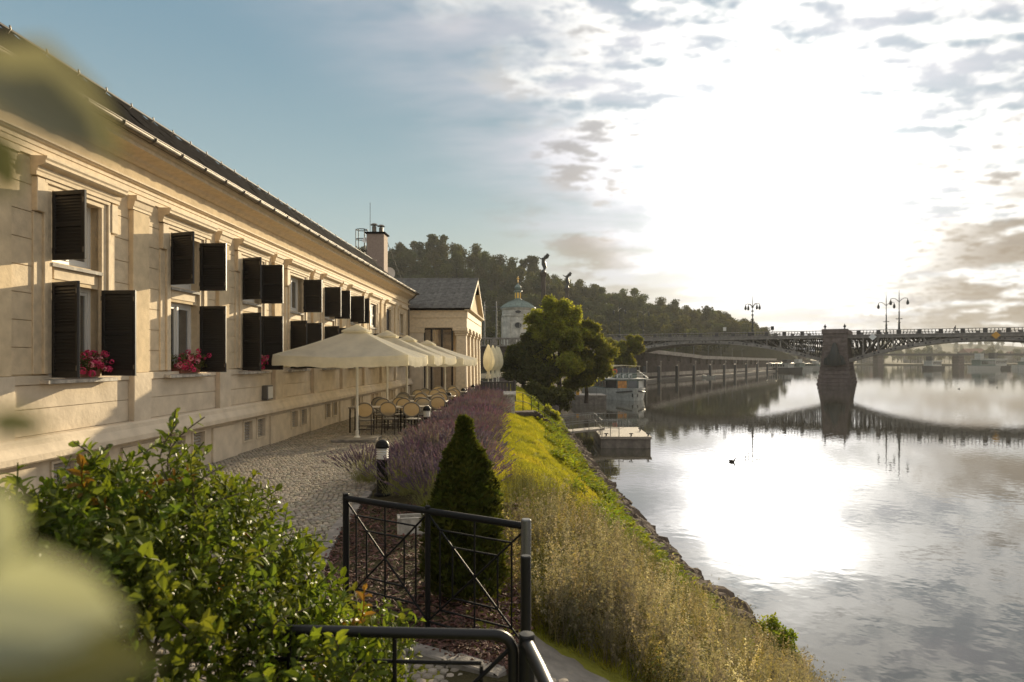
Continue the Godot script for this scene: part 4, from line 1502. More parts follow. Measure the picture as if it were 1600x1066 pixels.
	var cl := [[-0.1290, 2.2238, 0.160, 0.0435, -0.60, 1.15, 1], [-0.1206, 2.2184, 0.165, 0.0325, -0.62, 1.00, 0], [-0.1291, 2.2093, 0.170, 0.0199, -1.35, 1.10, 0], [-0.1322, 2.1352, 0.170, 0.0175, -0.15, 1.20, 0], [-0.1237, 2.1226, 0.160, 0.0225, -1.35, 1.00, 2], [-0.1195, 2.1018, 0.150, 0.0351, -0.25, 1.10, 2], [-0.1290, 2.0776, 0.160, 0.0450, 0.02, 1.20, 0], [-0.1249, 2.0886, 0.155, 0.0291, -0.10, 0.90, 2]]
	for e in cl:
		var tn: StandardMaterial3D = [M.leaf_near, M.leaf_near_mid, M.leaf_near_pale][e[6]]
		part("leaf", lm[0], tn, t, Transform3D((Basis(Vector3(0, 0, 1), e[4]) * Basis(Vector3(1, 0, 0), e[5]) * Basis(Vector3.UP, -PI / 2)).scaled(Vector3.ONE * e[3]), W(e[0], e[1], e[2])))
	mb = MB.new()
	mb.tube([W(-0.15, 1.95, 0.16), W(-0.145, 2.05, 0.165), W(-0.142, 2.2, 0.165), W(-0.135, 2.23, 0.16)], 0.0016, 5)
	part("stem", mb, M.twig, t)

# ---- conifer, lavender, mulch, planter
func bed() -> void:
	var mb := MB.new()
	var rows := []
	var d := 4.5
	while d < 62.0:
		var a := edge_x(d)
		if d < 5.3: a = lerpf(0.3, -1.15, (d - 4.5) / 0.8)
		rows.append([W(a, -0.015, d), W(lerpf(a, -0.45, 0.5), 0.03, d), W(-0.45, -0.005, d)])
		d += 0.25 if d < 12 else 2.0
	for j in rows.size() - 1:
		for i in 2: mb.quad(rows[j][i], rows[j][i + 1], rows[j + 1][i + 1], rows[j + 1][i])
	struct("planting_bed", mb, M.soil)
	# bark mulch
	var bits := []
	for q in 3:
		mb = MB.new()
		mb.cbox(Vector3(-0.024, -0.004, -0.009), Vector3(0.024, 0.004, 0.009), 0.003)
		bits.append(mb.mesh())
	var xs := []
	var cs := []
	for i in 7000:
		var dd := 4.65 + pow(rng.randf(), 1.3) * 5.4
		var a := edge_x(dd)
		var x := rr(a + 0.02, 0.15)
		if x < a: continue
		xs.append(Transform3D(Basis.from_euler(Vector3(rr(-0.7, 0.7), rr(0, TAU), rr(-0.7, 0.7))).scaled(Vector3(rr(0.5, 1.6), rr(0.6, 1.4), rr(0.6, 1.7))), W(x, 0.012 + rr(0, 0.035), dd)))
		var g := rr(0.35, 1.6)
		cs.append(Color(g, g * rr(0.8, 1.1), g * rr(0.7, 1.2)))
	var root := stuff_root("bark_mulch", "reddish brown bark mulch covering the bed behind the railing", "mulch")
	many("bark_chips", bits[0], M.bark_chip, xs, root, cs)
	# white planter box
	var t := thing("planter_box", "small pale stone planter box beside the lavender", "planter", W(-1.24, 0, 8.4), 0.2)
	mb = MB.new()
	for e in [[-0.17, -0.14, -0.12, 0.12], [0.14, 0.17, -0.12, 0.12], [-0.14, 0.14, -0.12, -0.09], [-0.14, 0.14, 0.09, 0.12]]:
		mb.cbox(Vector3(e[0], 0, e[2]), Vector3(e[1], 0.23, e[3]), 0.006)
	part("planter_wall", mb, M.stone_sill, t)
	mb = MB.new()
	mb.box(Vector3(-0.139, 0.02, -0.089), Vector3(0.139, 0.19, 0.089))
	part("planter_soil", mb, M.soil, t)
	# conifer
	t = thing("conifer", "dense dark pointed conifer behind the iron railing", "conifer", W(-0.43, 0, 6.2))
	var sp := []
	for q in 3:
		mb = MB.new()
		for i in 9:
			var a := (i - 4) * 0.22 + rr(-0.1, 0.1)
			var l := rr(0.05, 0.085) * (1.0 - absf(i - 4) * 0.09)
			var dd := Vector3(sin(a), cos(a), rr(-0.25, 0.25)).normalized()
			var s := dd.cross(Vector3(0, 0, 1)).normalized()
			var b := Vector3(0, 0.01 * absf(i - 4), 0)
			mb.quad(b, b + dd * l * 0.55 + s * 0.007, b + dd * l, b + dd * l * 0.55 - s * 0.007)
		sp.append(mb.mesh())
	var xs3 := [[], [], []]
	var cs3 := [[], [], []]
	for i in 6500:
		var f := pow(rng.randf(), 0.8)
		var y := 0.06 + f * 1.54
		var prof := (0.375 * pow(maxf(0.0, 1.0 - pow(f, 1.45)), 0.85) * (0.80 + 0.20 * ss(0.0, 0.25, f)) + 0.02) * (1.0 - 0.72 * ss(0.80, 0.93, f))
		var a := rr(0, TAU)
		var bulge: float = 1.0 + 0.42 * nz.land.get_noise_3d(cos(a) * 5.0, y * 9.0, sin(a) * 5.0)
		var r := prof * bulge * rr(0.72, 1.02)
		var n := Vector3(cos(a), 0.0, sin(a))
		var up := (Vector3.UP * rr(0.7, 1.2) + n * rr(0.2, 0.75) + rdir() * 0.3).normalized()
		var xx := up.cross(n + rdir() * 0.8).normalized()
		var q := rng.randi() % 3
		xs3[q].append(Transform3D(Basis(xx, up, xx.cross(up)).scaled(Vector3.ONE * rr(0.8, 1.25)), Vector3(r * n.x, y - 0.03, r * n.z)))
		var g := rr(0.55, 1.3)
		cs3[q].append(Color(g * rr(0.9, 1.25), g, g * rr(0.7, 1.1)))
	for q in 3: many("foliage", sp[q], M.conifer, xs3[q], t, cs3[q])
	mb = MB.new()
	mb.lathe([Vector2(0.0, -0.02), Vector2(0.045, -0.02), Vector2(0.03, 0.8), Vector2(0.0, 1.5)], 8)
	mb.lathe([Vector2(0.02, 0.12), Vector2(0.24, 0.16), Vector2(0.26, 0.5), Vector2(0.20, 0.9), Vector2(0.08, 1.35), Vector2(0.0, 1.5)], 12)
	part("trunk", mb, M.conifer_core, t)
	# lavender
	var fol := []
	var flo := []
	for q in 4:
		var a := MB.new()
		var b := MB.new()
		for i in 125:
			var an := rr(0, TAU)
			var sp2 := pow(rng.randf(), 0.6)
			var foot := Vector3(cos(an), 0, sin(an)) * sp2 * 0.20
			var lean := Vector3(cos(an), 0, sin(an)) * sp2 * rr(0.25, 0.5) + Vector3(rr(-0.08, 0.08), 0, rr(-0.08, 0.08))
			var hgt := rr(0.50, 0.78) * (1.0 - 0.28 * sp2)
			var tip := foot + lean + Vector3(0, hgt, 0)
			var mid := foot + lean * 0.4 + Vector3(0, hgt * 0.62, 0)
			var s := Vector3(-sin(an + 0.5), 0, cos(an + 0.5))
			blade(a, foot + Vector3(0, 0.1, 0), mid, 0.0042, s); blade(a, mid, tip, 0.003, s)
			for j in 3:
				var p := foot.lerp(mid, rr(0.2, 0.95))
				blade(a, p, p + (Vector3.UP * 0.8 + rdir()).normalized() * rr(0.04, 0.07), 0.0035, rdir())
			var sd := (tip - mid).normalized()
			var len_ := rr(0.07, 0.13)
			for j in 4:
				var p := tip - sd * len_ * (j * 0.27)
				var o := rdir()
				o = (o - sd * o.dot(sd)).normalized()
				var w := 0.0125 * (0.7 + 0.3 * sin(j + 0.6))
				b.quad(p - sd * 0.017, p + o * w, p + sd * 0.017, p - o * w)
				var o2 := o.cross(sd)
				b.quad(p - sd * 0.017, p + o2 * w, p + sd * 0.017, p - o2 * w)
		fol.append(a.mesh()); flo.append(b.mesh())
	var near := [[-2.38, 11.5, "lavender bush left of the nearest bollard lamp"], [-1.9, 11.9, "lavender bush behind the nearest bollard lamp"], [-1.6, 10.5, "greenish lavender bush right of the nearest bollard lamp"], [-1.15, 9.7, "lavender bush between the planter box and the conifer"]]
	var n := 0
	for e in near:
		t = thing("lavender_bush", e[2], "lavender", W(e[0], 0, e[1]), rr(0, TAU), "lavender bushes by the nearest lamp")
		for j in 2:
			var tr := Transform3D(rb(rr(0, TAU), 0, 0, rr(0.9, 1.1)), Vector3(rr(-0.15, 0.15), 0, rr(-0.15, 0.15)))
			part("stalks", fol[(n + j) % 4], M.lav_leaf_solid, t, tr).set_meta("kind", "stuff")
			part("flowers", flo[(n + j) % 4], M.lav_flower_solid, t, tr).set_meta("kind", "stuff")
		n += 1
	var hx := [[], [], [], []]
	var hc := [[], [], [], []]
	var hc2 := [[], [], [], []]
	d = 10.2
	while d < 40.0:
		var x := -1.80
		while x < -0.62 - 0.1 * sin(d):
			if not (d < 12.6 and x < -1.3):
				var q := rng.randi() % 4
				hx[q].append(Transform3D(rb(rr(0, TAU), rr(-0.08, 0.08), rr(-0.08, 0.08), rr(0.85, 1.18)), W(x + rr(-0.12, 0.12), 0, d + rr(-0.15, 0.15))))
				var g := rr(0.75, 1.2)
				hc[q].append(Color(g, g, g)); hc2[q].append(Color(g * rr(0.85, 1.3), g * rr(0.85, 1.25), g * rr(0.8, 1.15)))
			x += 0.36
		d += 0.40
	root = stuff_root("lavender_hedge", "long purple lavender hedge running along the terrace edge", "lavender")
	for q in 4:
		many("stalks", fol[q], M.lav_leaf, hx[q], root, hc[q])
		many("flowers", flo[q], M.lav_flower, hx[q], root, hc2[q])

# ---- flower boxes on the sills
func flower_boxes() -> void:
	var petals := []
	for q in 3:
		var mb := MB.new()
		for i in 26:
			var d := rdir()
			var s := d.cross(rdir()).normalized()
			var p := d * 0.030
			var u := s.cross(d)
			mb.quad(p - s * 0.014, p + u * 0.012 + d * 0.006, p + s * 0.014, p - u * 0.012 + d * 0.006)
		petals.append(mb.mesh())
	var lf := MB.new()
	for i in 14:
		var d := (rdir() + Vector3(0, 0.3, 0)).normalized()
		leaf_into(lf, d * 0.02, d, Vector3.UP + rdir() * 0.4, rr(0.035, 0.055), 0.03, 0.2, 0.2)
	var leafm := lf.mesh()
	var say := ["terracotta box of pink geraniums on the nearest lower sill", "terracotta box of pink geraniums on the second lower sill", "pink geraniums in the third lower window behind a shutter", "dark red geraniums below the left edge of the front parasol", "geraniums on the fifth lower sill, half behind the parasol pole", "geraniums on the sixth lower sill under the parasols", "geraniums on the seventh lower sill under the parasols"]
	for k in 7:
		var c := wc(k)
		var t := thing("flower_box", say[k], "flower box", house.transform * Vector3(c + (0.10 if k == 0 else 0.14), 1.885, 0.0), house.rotation.y, "geranium boxes on the lower sills")
		var mb := MB.new()
		mb.slab(PackedVector2Array([Vector2(-0.10, 0.0), Vector2(0.07, 0.0), Vector2(0.095, 0.15), Vector2(0.105, 0.155), Vector2(0.105, 0.17), Vector2(-0.125, 0.17), Vector2(-0.125, 0.155), Vector2(-0.115, 0.15)]), -0.38, 0.38)
		part("box", mb, M.terracotta, t)
		var xs := []
		var cs := []
		for i in 110:
			xs.append(Transform3D(rb(rr(0, TAU), rr(-0.6, 0.6), 0, rr(0.7, 1.2)), Vector3(rr(-0.42, 0.42), 0.17 + rr(-0.06, 0.18), rr(-0.12, 0.20))))
			var g := rr(0.7, 1.5)
			cs.append(Color(g, g, g * 1.3))
		many("leaves", leafm, M.herb, xs, t, cs)
		var order := []
		for i in 64:
			var x := rr(-0.52, 0.58)
			order.append(Transform3D(rb(rr(0, TAU), rr(0, 1), 0, rr(0.9, 1.7)), Vector3(x, 0.20 + rr(-0.16, 0.24) * (1.0 - absf(x)), rr(-0.06, 0.27))))
		if k < 3:
			for i in 64: part("flower_head", petals[i % 3], M.petal_a if i % 5 else M.petal_b, t, order[i])
		else:
			var cc := []
			for i in 64: cc.append(Color(1, 1, 1))
			many("flower_heads", petals[0], M.petal, order, t, cc)

# ---- the bank: lawn, weeds, rocks, shrub
func bank_plants() -> void:
	var mb := MB.new()
	var tufts := []
	for q in 3:
		mb = MB.new()
		for i in 11:
			var a := rr(0, TAU)
			var f := Vector3(rr(-0.035, 0.035), 0, rr(-0.035, 0.035))
			var tip := f + Vector3(cos(a) * rr(0.01, 0.05), rr(0.02, 0.065), sin(a) * rr(0.01, 0.05))
			blade(mb, f, tip, 0.005, Vector3(-sin(a), 0, cos(a)))
		tufts.append(mb.mesh())
	var xs := [[], [], []]
	var cs := [[], [], []]
	for i in 50000:
		var d := 9.0 + pow(rng.randf(), 1.5) * 51.0
		if i >= 42000: d = rr(4.6, 10.0)
		if d < 5.3: continue
		var x := rr(-0.6, lerpf(-0.55, shore_x(d), 0.80))
		if d < 6.1 and x < 0.10 + 1.35 * ss(6.1, 5.3, d): continue
		var q := rng.randi() % 3
		xs[q].append(Transform3D(rb(rr(0, TAU), rr(-0.3, 0.3), rr(-0.3, 0.3), rr(0.7, 1.3) * (1.0 + d / 60.0)), W(x, bank_y(x, d) - 0.01, d)))
		var pt: float = nz.land.get_noise_2d(x * 1.6 + 30.0, d * 1.2)
		var g := rr(0.7, 1.2) * (1.0 + 0.35 * pt)
		cs[q].append(Color(g * (1.0 + 0.3 * maxf(0.0, pt)), g, g * 0.8))
	var root := stuff_root("lawn_grass", "short sunlit yellow green grass on the upper bank", "grass")
	for q in 3: many("grass_tufts", tufts[q], M.grass, xs[q], root, cs[q])
	# tall dry weeds
	var dry := []
	var stalk := []
	for q in 5:
		mb = MB.new()
		var st := MB.new()
		for s in 6:
			var a := rr(0, TAU)
			var h := rr(0.42, 0.85)
			var foot := Vector3(rr(-0.06, 0.06), -0.03, rr(-0.06, 0.06))
			var tip := foot + Vector3(cos(a) * rr(0.03, 0.2), h, sin(a) * rr(0.03, 0.2))
			var side := Vector3(-sin(a), 0, cos(a))
			blade(st, foot, tip, 0.004, side)
			for j in 5:
				var p := foot.lerp(tip, rr(0.05, 0.55))
				blade(st, p, p + (Vector3(rr(-1, 1), 0.7, rr(-1, 1))).normalized() * rr(0.06, 0.16), 0.005, rdir())
			for j in 34:
				var f := rr(0.5, 1.0)
				var p := foot.lerp(tip, f) + rdir() * (1.05 - f) * rr(0.02, 0.13)
				var dd := rdir()
				var sd := dd.cross(rdir()).normalized() * rr(0.004, 0.009)
				var l := rr(0.012, 0.026)
				mb.quad(p, p + dd * l * 0.5 + sd, p + dd * l, p + dd * l * 0.5 - sd)
			for j in 6:
				var p := foot.lerp(tip, rr(0.5, 0.95))
				blade(st, p, p + (Vector3(rr(-1, 1), 0.9, rr(-1, 1))).normalized() * rr(0.05, 0.12), 0.0016, rdir())
		dry.append(mb.mesh()); stalk.append(st.mesh())
	var plume := []
	for q in 4:      # feathery grey-green bushes
		mb = MB.new()
		for s in 9:
			var a := rr(0, TAU)
			var h := rr(0.35, 0.8)
			var foot := Vector3(rr(-0.07, 0.07), -0.03, rr(-0.07, 0.07))
			var tip := foot + Vector3(cos(a) * rr(0.08, 0.28), h, sin(a) * rr(0.08, 0.28))
			blade(mb, foot, tip, 0.004, Vector3(-sin(a), 0, cos(a)))
			for j in 12:
				var f := rr(0.3, 1.0)
				var p := foot.lerp(tip, f)
				var dd := (Vector3(rr(-1, 1), 0.9, rr(-1, 1))).normalized()
				var e := p + dd * rr(0.05, 0.16) * (1.2 - f)
				blade(mb, p, e, 0.0025, rdir())
				for k in 5:
					var c := p.lerp(e, rr(0.3, 1.0)) + rdir() * 0.012
					var o := rdir() * rr(0.008, 0.016)
					var o2 := rdir() * 0.006
					mb.quad(c - o, c + o2, c + o, c - o2)
		plume.append(mb.mesh())
	var px := [[], [], [], []]
	var pc := [[], [], [], []]
	for i in 1500:
		var d := 4.2 + pow(rng.randf(), 1.15) * 12.5
		var x := rr(0.1, lerpf(-0.55, shore_x(d), 0.95 if d < 13.0 else 0.80))
		if d < 6.1 and x < 0.10 + 1.35 * ss(6.1, 5.3, d): continue
		var pt: float = nz.land.get_noise_2d(x * 1.4 + 200.0, d * 1.4)
		if pt < 0.0: continue
		if rng.randf() < ss(6.5, 10.5, d - x * 0.8): continue
		var q := rng.randi() % 4
		px[q].append(Transform3D(rb(rr(0, TAU), rr(-0.2, 0.2), rr(-0.2, 0.2), rr(0.7, 1.25)), W(x, bank_y(x, d), d)))
		var g := rr(0.6, 1.3)
		pc[q].append(Color(g, g * rr(0.95, 1.05), g * rr(0.85, 1.1)))
	root = stuff_root("feathery_weeds", "feathery grey green weeds in clumps on the near bank", "weeds")
	for q in 4: many("weed_clumps", plume[q], M.plume, px[q], root, pc[q])
	var herbs := []
	for q in 4:
		mb = MB.new()
		for s in 4:
			var a := rr(0, TAU)
			var h := rr(0.25, 0.6)
			var foot := Vector3(rr(-0.05, 0.05), -0.03, rr(-0.05, 0.05))
			var tip := foot + Vector3(cos(a) * 0.1, h, sin(a) * 0.1)
			blade(mb, foot, tip, 0.004, Vector3(-sin(a), 0, cos(a)))
			for j in 16:
				var f := 0.1 + 0.9 * j / 16.0
				var w := j * 2.4
				leaf_into(mb, foot.lerp(tip, f), Vector3(cos(w), rr(0.2, 0.8), sin(w)), Vector3.UP, rr(0.035, 0.07) * (1.15 - 0.6 * f), 0.013, 0.3, 0.1)
		herbs.append(mb.mesh())
	var broad := []
	for q in 3:
		mb = MB.new()
		for j in 16:
			var w := j * 2.4
			leaf_into(mb, Vector3(rr(-0.06, 0.06), rr(0.0, 0.1), rr(-0.06, 0.06)), Vector3(cos(w), rr(0.3, 1.1), sin(w)), Vector3.UP, rr(0.06, 0.11), rr(0.03, 0.05), 0.35, 0.15)
		broad.append(mb.mesh())
	var dx := [[], [], [], [], []]
	var dc := [[], [], [], [], []]
	for i in 1450:
		var d := 3.6 + pow(rng.randf(), 1.15) * 14.5
		var x := rr(0.02, lerpf(-0.55, shore_x(d), 0.95 if d < 13.0 else 0.82))
		if d < 6.1 and x < 0.10 + 1.35 * ss(6.1, 5.3, d): continue
		var pt: float = nz.land.get_noise_2d(x * 1.1, d * 1.1 + 50.0)
		if pt < -0.28 or rng.randf() < ss(6.5, 10.0, d + pt * 4.0 - x * 0.8): continue
		var q := rng.randi() % 5
		dx[q].append(Transform3D(rb(rr(0, TAU), rr(-0.2, 0.2), rr(-0.2, 0.2), rr(0.45, 1.2)), W(x, bank_y(x, d), d)))
		var g := rr(0.55, 1.35)
		var kind: float = nz.land.get_noise_2d(x * 1.8 + 70.0, d * 1.8)
		if kind > 0.12: dc[q].append(Color(g * 0.75, g * 0.72, g * 0.45))
		elif kind < -0.2: dc[q].append(Color(g * 0.72, g * 0.66, g * 0.6))
		else: dc[q].append(Color(g * 1.05, g * rr(1.0, 1.12), g * rr(0.95, 1.2)))
	root = stuff_root("dry_weeds", "tall dry tan weeds and seed heads covering the near bank", "weeds")
	for q in 5:
		many("seed_heads", dry[q], M.dry, dx[q], root, dc[q])
		many("stalks", stalk[q], M.herb_dry, dx[q], root, dc[q])
	var hx := [[], [], [], []]
	var hc := [[], [], [], []]
	for i in 3000:
		var d := 3.6 + pow(rng.randf(), 1.2) * 9.5
		var x := rr(-0.1, lerpf(-0.55, shore_x(d), 0.96 if d < 13.0 else 0.82))
		if d < 6.1 and x < 0.10 + 1.35 * ss(6.1, 5.3, d): continue
		var q := rng.randi() % 4
		hx[q].append(Transform3D(rb(rr(0, TAU), rr(-0.2, 0.2), rr(-0.2, 0.2), rr(0.6, 1.2)), W(x, bank_y(x, d), d)))
		var g := rr(0.6, 1.3)
		hc[q].append(Color(g * rr(0.9, 1.3), g, g * rr(0.7, 1.2)))
	root = stuff_root("green_herbs", "green leafy herbs growing between the dry weeds", "weeds")
	for q in 4: many("herbs", herbs[q], M.herb, hx[q], root, hc[q])
	var bx := [[], [], []]
	var bc := [[], [], []]
	for i in 5200:
		var d := 3.8 + pow(rng.randf(), 1.3) * 52.0
		var t := 0.35 + 0.47 * pow(rng.randf(), 0.7)
		var x := lerpf(-0.55, shore_x(d) - 0.1, t)
		var pt: float = nz.land.get_noise_2d(x * 0.9 + 9.0, d * 0.8)
		if pt + t * 0.5 < 0.30: continue
		if d < 6.1 and x < 0.10 + 1.35 * ss(6.1, 5.3, d): continue
		var q := rng.randi() % 3
		bx[q].append(Transform3D(rb(rr(0, TAU), rr(-0.3, 0.3), rr(-0.3, 0.3), rr(0.8, 1.7) * (1.0 + d * 0.02)), W(x, bank_y(x, d), d)))
		var g := rr(0.6, 1.3)
		bc[q].append(Color(g * rr(1.0, 1.5), g * 1.15, g * 0.8))
	root = stuff_root("ground_cover", "low bright green leafy ground cover along the lower bank", "ground cover")
	for q in 3: many("cover_plants", broad[q], M.herb_green, bx[q], root, bc[q])
	# stones at the waterline
	var stone := []
	for q in 5:
		mb = MB.new()
		var ico := SphereMesh.new()
		ico.radius = 0.5; ico.height = 1.0; ico.radial_segments = 9; ico.rings = 5
		var ar := ico.get_mesh_arrays()
		var vs: PackedVector3Array = ar[Mesh.ARRAY_VERTEX]
		var ix: PackedInt32Array = ar[Mesh.ARRAY_INDEX]
		var f := func(p: Vector3) -> Vector3:
			var k: float = 1.0 + 0.55 * nz.land.get_noise_3dv(p * 4.0 + Vector3(q * 9.0, 0, 0))
			var o := p * k
			return Vector3(snappedf(o.x, 0.13) * 0.6 + o.x * 0.4, o.y * 0.62, o.z)
		for i in range(0, ix.size(), 3):
			var a: Vector3 = f.call(vs[ix[i]])
			var b: Vector3 = f.call(vs[ix[i + 1]])
			var c: Vector3 = f.call(vs[ix[i + 2]])
			if a.distance_to(b) > 0.001 and b.distance_to(c) > 0.001 and a.distance_to(c) > 0.001: mb.tri(a, c, b)
		stone.append(mb.mesh())
	var big := [[4.85, 16.6, 0.75, "flat dark rock at the tip of the bank nearest the open water"], [5.12, 16.0, 0.6, "jutting dark rock farthest out beside the water"], [4.6, 17.2, 0.55, "dark rock behind the jutting waterline rocks"], [5.0, 15.3, 0.5, "dark rock half hidden by weeds at the waterline"], [4.75, 18.4, 0.45, "smaller rock along the waterline before the stone facing"]]
	var k := 0
	for e in big:
		var o := solo("rock", stone[k % 5], M.rock, e[3], "rock", W(e[0] + 0.12, WATER + 0.16, e[1]), "rocks at the waterline")
		o.transform.basis = rb(k * 1.3, 0.1, 0.1, e[2] * 1.35)
		k += 1
	var sx := [[], [], [], [], []]
	for i in 1500:
		var d := rr(15.0, 52.0) if i > 90 else rr(8.0, 17.0)
		var q := i % 5
		var x := lerpf(-0.55, shore_x(d), rr(0.76, 1.05))
		sx[q].append(Transform3D(rb(rr(0, TAU), rr(-0.3, 0.3), rr(-0.3, 0.3), rr(0.3, 0.85)), W(x, bank_y(x, d) + rr(-0.02, 0.08), d)))
	root = stuff_root("stone_facing", "rough stone pitching along the foot of the bank", "stones")
	for q in 5: many("stones", stone[q], M.rock, sx[q], root)
	# slab of worn concrete by the nearest post
	mb = MB.new()
	var g2 := []
	for j in 13:
		var r := []
		for i in 13:
			var u := i / 12.0
			var v := j / 12.0
			var x := lerpf(0.08, lerpf(1.7, 1.4, v), u)
			var d := lerpf(3.0, 6.0 - 0.85 * u, v)
			r.append(W(x, bank_y(x, d) + 0.035 + 0.03 * nz.land.get_noise_2d(x * 9.0, d * 9.0) - 0.05 * pow(maxf(absf(u - 0.5), absf(v - 0.5)) * 2.0, 8.0), d))
		g2.append(r)
	for j in 12:
		for i in 12: mb.quad(g2[j][i], g2[j][i + 1], g2[j + 1][i + 1], g2[j + 1][i])
	for i in 12:
		var dn := Vector3(0, -0.25, 0)
		mb.quad(g2[12][i] + dn, g2[12][i], g2[12][i + 1], g2[12][i + 1] + dn)
		mb.quad(g2[i][12] + dn, g2[i + 1][12] + dn, g2[i + 1][12], g2[i][12])
	solo("concrete_slab", mb, M.concrete, "worn bare concrete slab on the bank beside the nearest post", "slab")
	# round bush on the bank and a bright upright shrub at the lower right
	var cm := [clump(12, 0.16, 0.10, 5), clump(12, 0.16, 0.10, 6)]
	var t := thing("round_bush", "round bright green bush on the bank beside the gangway", "bush", W(2.5, bank_y(2.5, 46.0), 46.0))
	var lob := [[Vector3(0, 0.55, 0), 0.55, 0.9], [Vector3(0.25, 0.4, 0.2), 0.4, 0.8], [Vector3(-0.3, 0.4, 0.1), 0.38, 0.8]]
	limbs(t, 0.05, lob, Vector3(0, 0.2, 0))
	crown(t, lob, 900, cm, M.leaf_tree)
	t = thing("water_edge_shrub", "upright green shrub at the water's edge in the lower right of the bank", "shrub", W(4.75, bank_y(4.75, 12.3), 12.3))
	lob = [[Vector3(0, 0.62, 0), 0.26, 1.5], [Vector3(0.22, 0.45, 0.1), 0.2, 1.4], [Vector3(-0.2, 0.4, 0.15), 0.22, 1.3]]
	limbs(t, 0.035, lob, Vector3(0, 0.3, 0))
	crown(t, lob, 2600, [clump(12, 0.07, 0.05, 8)], M.herb_green)

# ------------------------------------------------------------------ far side: hill, embankment, bridge, boats
var CREST := [[-160.0, 400.0, 54.0], [-71.0, 380.0, 54.0], [-35.0, 380.0, 52.0], [-14.0, 380.0, 49.0], [19.0, 400.0, 41.5], [47.0, 420.0, 36.0], [82.0, 440.0, 30.0], [132.0, 470.0, 23.0], [161.0, 490.0, 17.5], [182.0, 505.0, 10.0], [215.0, 530.0, 2.0], [300.0, 560.0, -1.0]]
func crest(x: float) -> Vector2:      # depth and height of the ridge
	for i in CREST.size() - 1:
		if x <= CREST[i + 1][0]:
			var t: float = clampf((x - CREST[i][0]) / (CREST[i + 1][0] - CREST[i][0]), 0, 1)
			return Vector2(lerpf(CREST[i][1], CREST[i + 1][1], t), lerpf(CREST[i][2], CREST[i + 1][2], t))
	return Vector2(560, -1)
func hill_y(x: float, d: float) -> float:
	var c := crest(x)
	var t := ss(c.x - 165.0, c.x + 6.0, d)
	var base := -0.5
	return base + (c.y - base) * t + nz.land.get_noise_2d(x * 0.06, d * 0.06) * 5.0 * t

func shore_pt(d: float, inset: float, y: float) -> Vector3:
	var a := Vector2(shore_x(d - 2), d - 2)
	var b := Vector2(shore_x(d + 2), d + 2)
	var n := (b - a).normalized()
	return W(shore_x(d) - n.y * inset, y, d + n.x * inset)

func ribbon(mb: MB, ds: Array, in0: float, y0: Callable, in1: float, y1: Callable) -> void:
	for i in ds.size() - 1:
		mb.quad(shore_pt(ds[i], in0, y0.call(ds[i])), shore_pt(ds[i + 1], in0, y0.call(ds[i + 1])), shore_pt(ds[i + 1], in1, y1.call(ds[i + 1])), shore_pt(ds[i], in1, y1.call(ds[i])))

func wall_top(d: float) -> float:
	if d < 200: return lerpf(0.2, 4.5, ss(95.0, 190.0, d))
	if d < 250: return lerpf(4.5, 2.6, (d - 200) / 50.0)
	if d < 330: return lerpf(2.6, 2.0, (d - 250) / 80.0)
	return lerpf(2.0, 1.2, minf(1.0, (d - 330) / 250.0))

